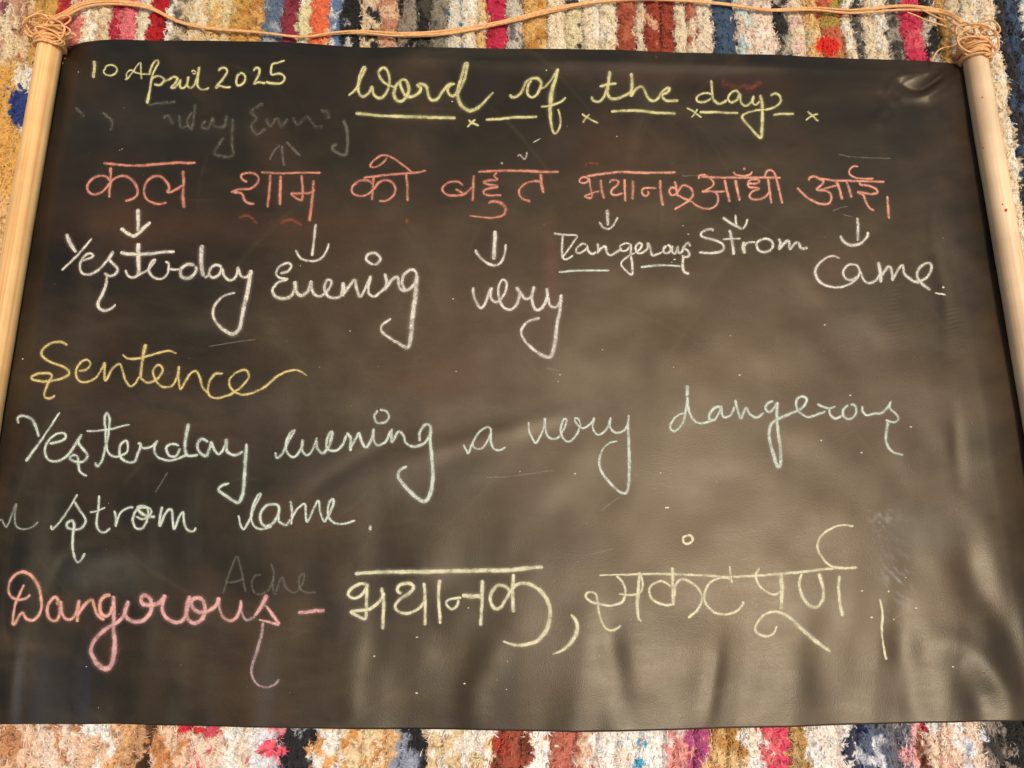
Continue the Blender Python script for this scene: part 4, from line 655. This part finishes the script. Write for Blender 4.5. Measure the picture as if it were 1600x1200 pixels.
# loose chalk crumbs
cr = [(L_,450,787),(L_,700,180),(L_,690,222),(L_,965,25),(L_,1410,135),(L_,50,160),(L_,795,800),(L_,1330,795),(L_,1375,1012),(M_,1200,228),(M_,1575,428),(M_,1265,588),(M_,505,103),(M_,45,932),(M_,1015,512),(R_,1093,768),(R_,1085,942),(R_,527,967),(R_,530,620),(R_,265,738),(R_,825,908),(R_,848,438),
 (T_,904,573),(T_,965,738),(T_,1460,1043),(F_,1232,947),(F_,588,1150),(F_,278,742),(P_,685,905),(B,1226,636),(C_,655,853),(C_,345,790),(C_,215,440),(H_,1045,722),(H_,1000,650),(H_,930,935),(H_,905,958),(I_,245,1178),(I_,838,1108),(J,128,238),(A,750,940),(A,765,932),(A,490,450),(T_,1105,752),(T_,1240,680),(T_,1180,490),(T_,1070,575)]
VV, FF = [], []; n0 = 0
for o, x, y in cr + [((0, 0, 1), random.uniform(60, 1560), random.uniform(110, 1120)) for _ in range(90)]:
    px_, py_ = x/o[2]+o[0], y/o[2]+o[1]; big = o[2] != 1
    cx, cy = at(px_, py_, Z0); cz = float(height(np.array([cx]), np.array([cy]))[0])
    r = random.uniform(.0005, .0011) if big else random.uniform(.00015, .0004)
    m = 6; a0 = random.random()*6; el = random.uniform(1, 2.2) if big else 1
    ang = a0+np.arange(m)*2*math.pi/m; rr = r*RNG.uniform(.6, 1.1, m)
    ring = np.stack([cx+np.cos(ang)*rr*el, cy+np.sin(ang)*rr, np.full(m, cz+.0001)], -1)
    VV.append(ring); VV.append([[cx, cy, cz+.0001+r*.5]])
    for q in range(m): FF.append((n0+q, n0+(q+1) % m, n0+m))
    n0 += m+1
M_CRUMB, n, l, p = new_mat("chalk_crumb"); p.inputs["Base Color"].default_value = (*lin((214, 206, 190)), 1); p.inputs["Roughness"].default_value = 1
o = mesh_obj("chalk_crumbs", np.vstack(VV)-BO, None, M_CRUMB, sheet, F3=FF); o["kind"] = "stuff"

# ------------------------------------------------------------------ poles
def pole(x0, y0, x1, y1, side, mat, label):
    """(x, y): picture points on the pole's inner edge, first at its upper end"""
    R = .0148
    zc = R - .002
    a = np.array([*at(x0, y0, zc), zc]); b = np.array([*at(x1, y1, zc), zc]); d = (b-a)/np.linalg.norm(b-a)
    perp = np.array([-d[1], d[0], 0]); perp *= (1 if perp[0]*side > 0 else -1)
    # shift the axis outwards so the silhouette, not the axis, lies on the traced edge
    a = a + perp*R*1.0; b = b + perp*R*1.0
    top = a - d*.012; end = a + d*1.02
    n = 90; t = np.linspace(0, 1, n)[:, None]; path = top*(1-t) + end*t
    s = t[:, 0]*np.linalg.norm(end-top)
    rad = R*(1+.06*(noise(s/.07, 0*s, 300+side)-.5)+.012*(noise(s/.012, 0*s, 310+side)-.5)); rad[0] *= .86; 
    path = np.vstack([path[0], path[0]+d*.0015, path[1:]]); rad = np.concatenate([[rad[0]], [R], rad[1:]])
    V, F, F3 = tube(path, rad, 40)
    o = mesh_obj("pole", V-BO, F, mat, board, F3=F3); o["label"] = label
    return o, a, d, perp, R
poleL, aL, dL, pL, RL = pole(96, 72, 0, 654, -1, M_WOODL, "golden wooden pole along the sheet's left side")
poleR, aR, dR, pR, RR = pole(1506, 93, 1600, 655, 1, M_WOODR, "pale wooden pole with red paint spots along the sheet's right side")
# red paint spots on the right pole
for px_, py_, r in ((1537, 150, .0016), (1536, 225, .0034), (1573, 328, .0026), (1568, 318, .0014)):
    x, y = at(px_, py_, RR*1.9); q = np.array([float(x), float(y), 0]) - aR; q[2] = 0
    s = q@dR; c = q@pR - 0
    c = max(-.9*RR, min(.9*RR, c)); zt = aR[2] + math.sqrt(RR*RR-c*c)
    cen = aR + dR*s + pR*c; nrm = np.array([0, 0, zt-aR[2]]) + pR*c; nrm /= np.linalg.norm(nrm)
    t1 = dR; t2 = np.cross(nrm, t1); cen = np.array([cen[0], cen[1], aR[2]]) - pR*c + nrm*(RR+.0003) if False else aR + dR*s + nrm*(RR+.0004)
    m = 11; ang = np.arange(m)*2*math.pi/m; rr = r*RNG.uniform(.7, 1.1, m)
    ring = cen + np.outer(np.cos(ang)*rr, t1) + np.outer(np.sin(ang)*rr*.8, t2) - nrm*.0006*(rr[:, None]/r)**2
    V = np.vstack([ring, cen+nrm*.0001]); mesh_obj("paint_spot", V-BO, None, M_RED, poleR, F3=[(q_, (q_+1) % m, m) for q_ in range(m)])

# ------------------------------------------------------------------ hanging cord and its knots
main = [(78,34),(100,24),(130,9),(175,4),(230,11),(280,34),(330,44),(400,50),(470,58),(520,52),(560,50),(620,54),(680,53),(740,44),(800,31),(850,18),(900,8),(950,2),(1000,0),(1060,1),(1130,6),(1200,15),(1270,13),(1330,17),(1400,11),(1440,12),(1480,20),(1504,34)]
def cord_path(pts, off, seed, zb, ends=True, step=5):
    Q = catmull(pts, step); s = np.concatenate([[0], np.cumsum(np.linalg.norm(np.diff(Q, axis=0), axis=1))]); u = s/s[-1]
    T = np.gradient(Q, axis=0); T /= np.linalg.norm(T, axis=1)[:, None]+1e-9; N = np.stack([-T[:, 1], T[:, 0]], -1)
    tw = off*(.75+.9*(noise(s/130, 0*s, seed)-.35))*np.cos(s/210) + 3.0*(noise(s/90, 0*s, seed+1)-.5)
    Q = Q + N*tw[:, None]
    z = zb + .0016*noise(s/60, 0*s, seed+2)
    if ends: z = z + .022*(np.exp(-(u/.018)**2) + np.exp(-((1-u)/.018)**2))
    X, Y = at(Q[:, 0], Q[:, 1], z)
    return np.stack([X, Y, z], -1)
cord = bpy.data.objects.new("hanging_cord", None); COL.objects.link(cord); cord.parent = board; cord.empty_display_size = .02
cord["label"] = "peach nylon cord of several strands looping across the top"
for k, off in enumerate((-3.2, -1.0, 1.2, 3.2)):
    zb = .0045 + (.0012 if k % 2 else 0)
    V, F, F3 = tube(cord_path(main, off, 500+k*9, zb), .00135 + .00008*k, 8)
    mesh_obj("strand", V-BO, F, M_CORD, cord, F3=F3)
def knot(a, d, perp, R, loops, loose, seed, label):
    r_ = np.random.default_rng(seed); VV, F4, F3s = [], [], []; n0 = 0
    def put(P, rad=.00135):
        nonlocal n0
        V, F, F3 = tube(P, rad, 7, n0); VV.append(V); F4.append(F); F3s.append(F3); n0 += len(V)
    for k in range(loops):                          # coils wound round the pole
        th = np.linspace(0, 2*math.pi*r_.uniform(1.0, 1.5), 46) + r_.uniform(0, 6)
        rr = R + .0012 + r_.uniform(0, .0035) + .0012*np.sin(th*2+r_.uniform(0, 6))
        ax = -.008 + r_.uniform(-.010, .012) + r_.uniform(.001, .005)*np.sin(th+r_.uniform(0, 6))
        put(a + np.outer(ax, d) + np.outer(rr*np.cos(th), perp) + np.outer(rr*np.sin(th), [0, 0, 1]))
    for cx, cy, rx, ry, rot in loose[::1 if seed == 5 else 2]:               # slack loops lying beside
        th = np.linspace(0, 2*math.pi*r_.uniform(.8, 1.1), 40) + r_.uniform(0, 6)
        ex = cx + rx*np.cos(th)*math.cos(rot) - ry*np.sin(th)*math.sin(rot) + 1.5*np.sin(3*th)
        ey = cy + rx*np.cos(th)*math.sin(rot) + ry*np.sin(th)*math.cos(rot)
        z = .012 + r_.uniform(.0, .020) + .006*np.sin(th+r_.uniform(0, 6))
        X, Y = at(ex, ey, z); put(np.stack([X, Y, z], -1), .00125)
    o = mesh_obj("knot", np.vstack(VV)-BO, np.vstack(F4), M_CORD, cord, F3=np.vstack(F3s)); o["label"] = label
knot(aL, dL, pL, RL, 17, [(62,42,24,14,.4),(58,40,22,18,-.3),(66,52,26,9,.1),(84,42,20,14,.9),(80,50,30,10,-.1),(92,58,26,6,-.15),(74,60,24,7,.2),(84,48,18,16,1.2),(98,60,18,5,-.3),(60,28,18,9,-.5),(52,46,14,10,.6),(88,38,24,8,-.5),(70,36,22,12,.2),(78,56,26,8,.5)], 5, "tangled knot of cord round the top of the left pole")
knot(aR, dR, pR, RR, 18, [(1528,62,32,20,-.1),(1532,68,32,22,.15),(1520,56,28,16,.3),(1536,60,24,22,.5),(1508,48,18,12,.6),(1512,38,10,18,.4),(1546,44,16,12,0),(1540,36,14,10,.4),(1526,74,30,16,.2),(1516,66,22,20,-.4),(1545,66,16,20,.2),(1505,44,24,7,.5),(1530,50,26,12,.2),(1524,58,30,12,.3)], 8, "tangled knot of cord round the top of the right pole")
V, F, F3 = tube(cord_path([(1505,64),(1488,72),(1470,76),(1461,84),(1455,96)], 0, 700, .010, False, 3), .0011, 7); mesh_obj("loose_end", V-BO, F, M_CORD, cord, F3=F3)
V, F, F3 = tube(cord_path([(1440,12),(1465,25),(1490,34),(1512,48),(1530,55)], 3, 720, .011, False, 3), .0011, 7); mesh_obj("strand", V-BO, F, M_CORD, cord, F3=F3)
V, F, F3 = tube(cord_path([(1420,14),(1455,28),(1480,36),(1500,50)], 5, 730, .009, False, 3), .0011, 7); mesh_obj("strand", V-BO, F, M_CORD, cord, F3=F3)
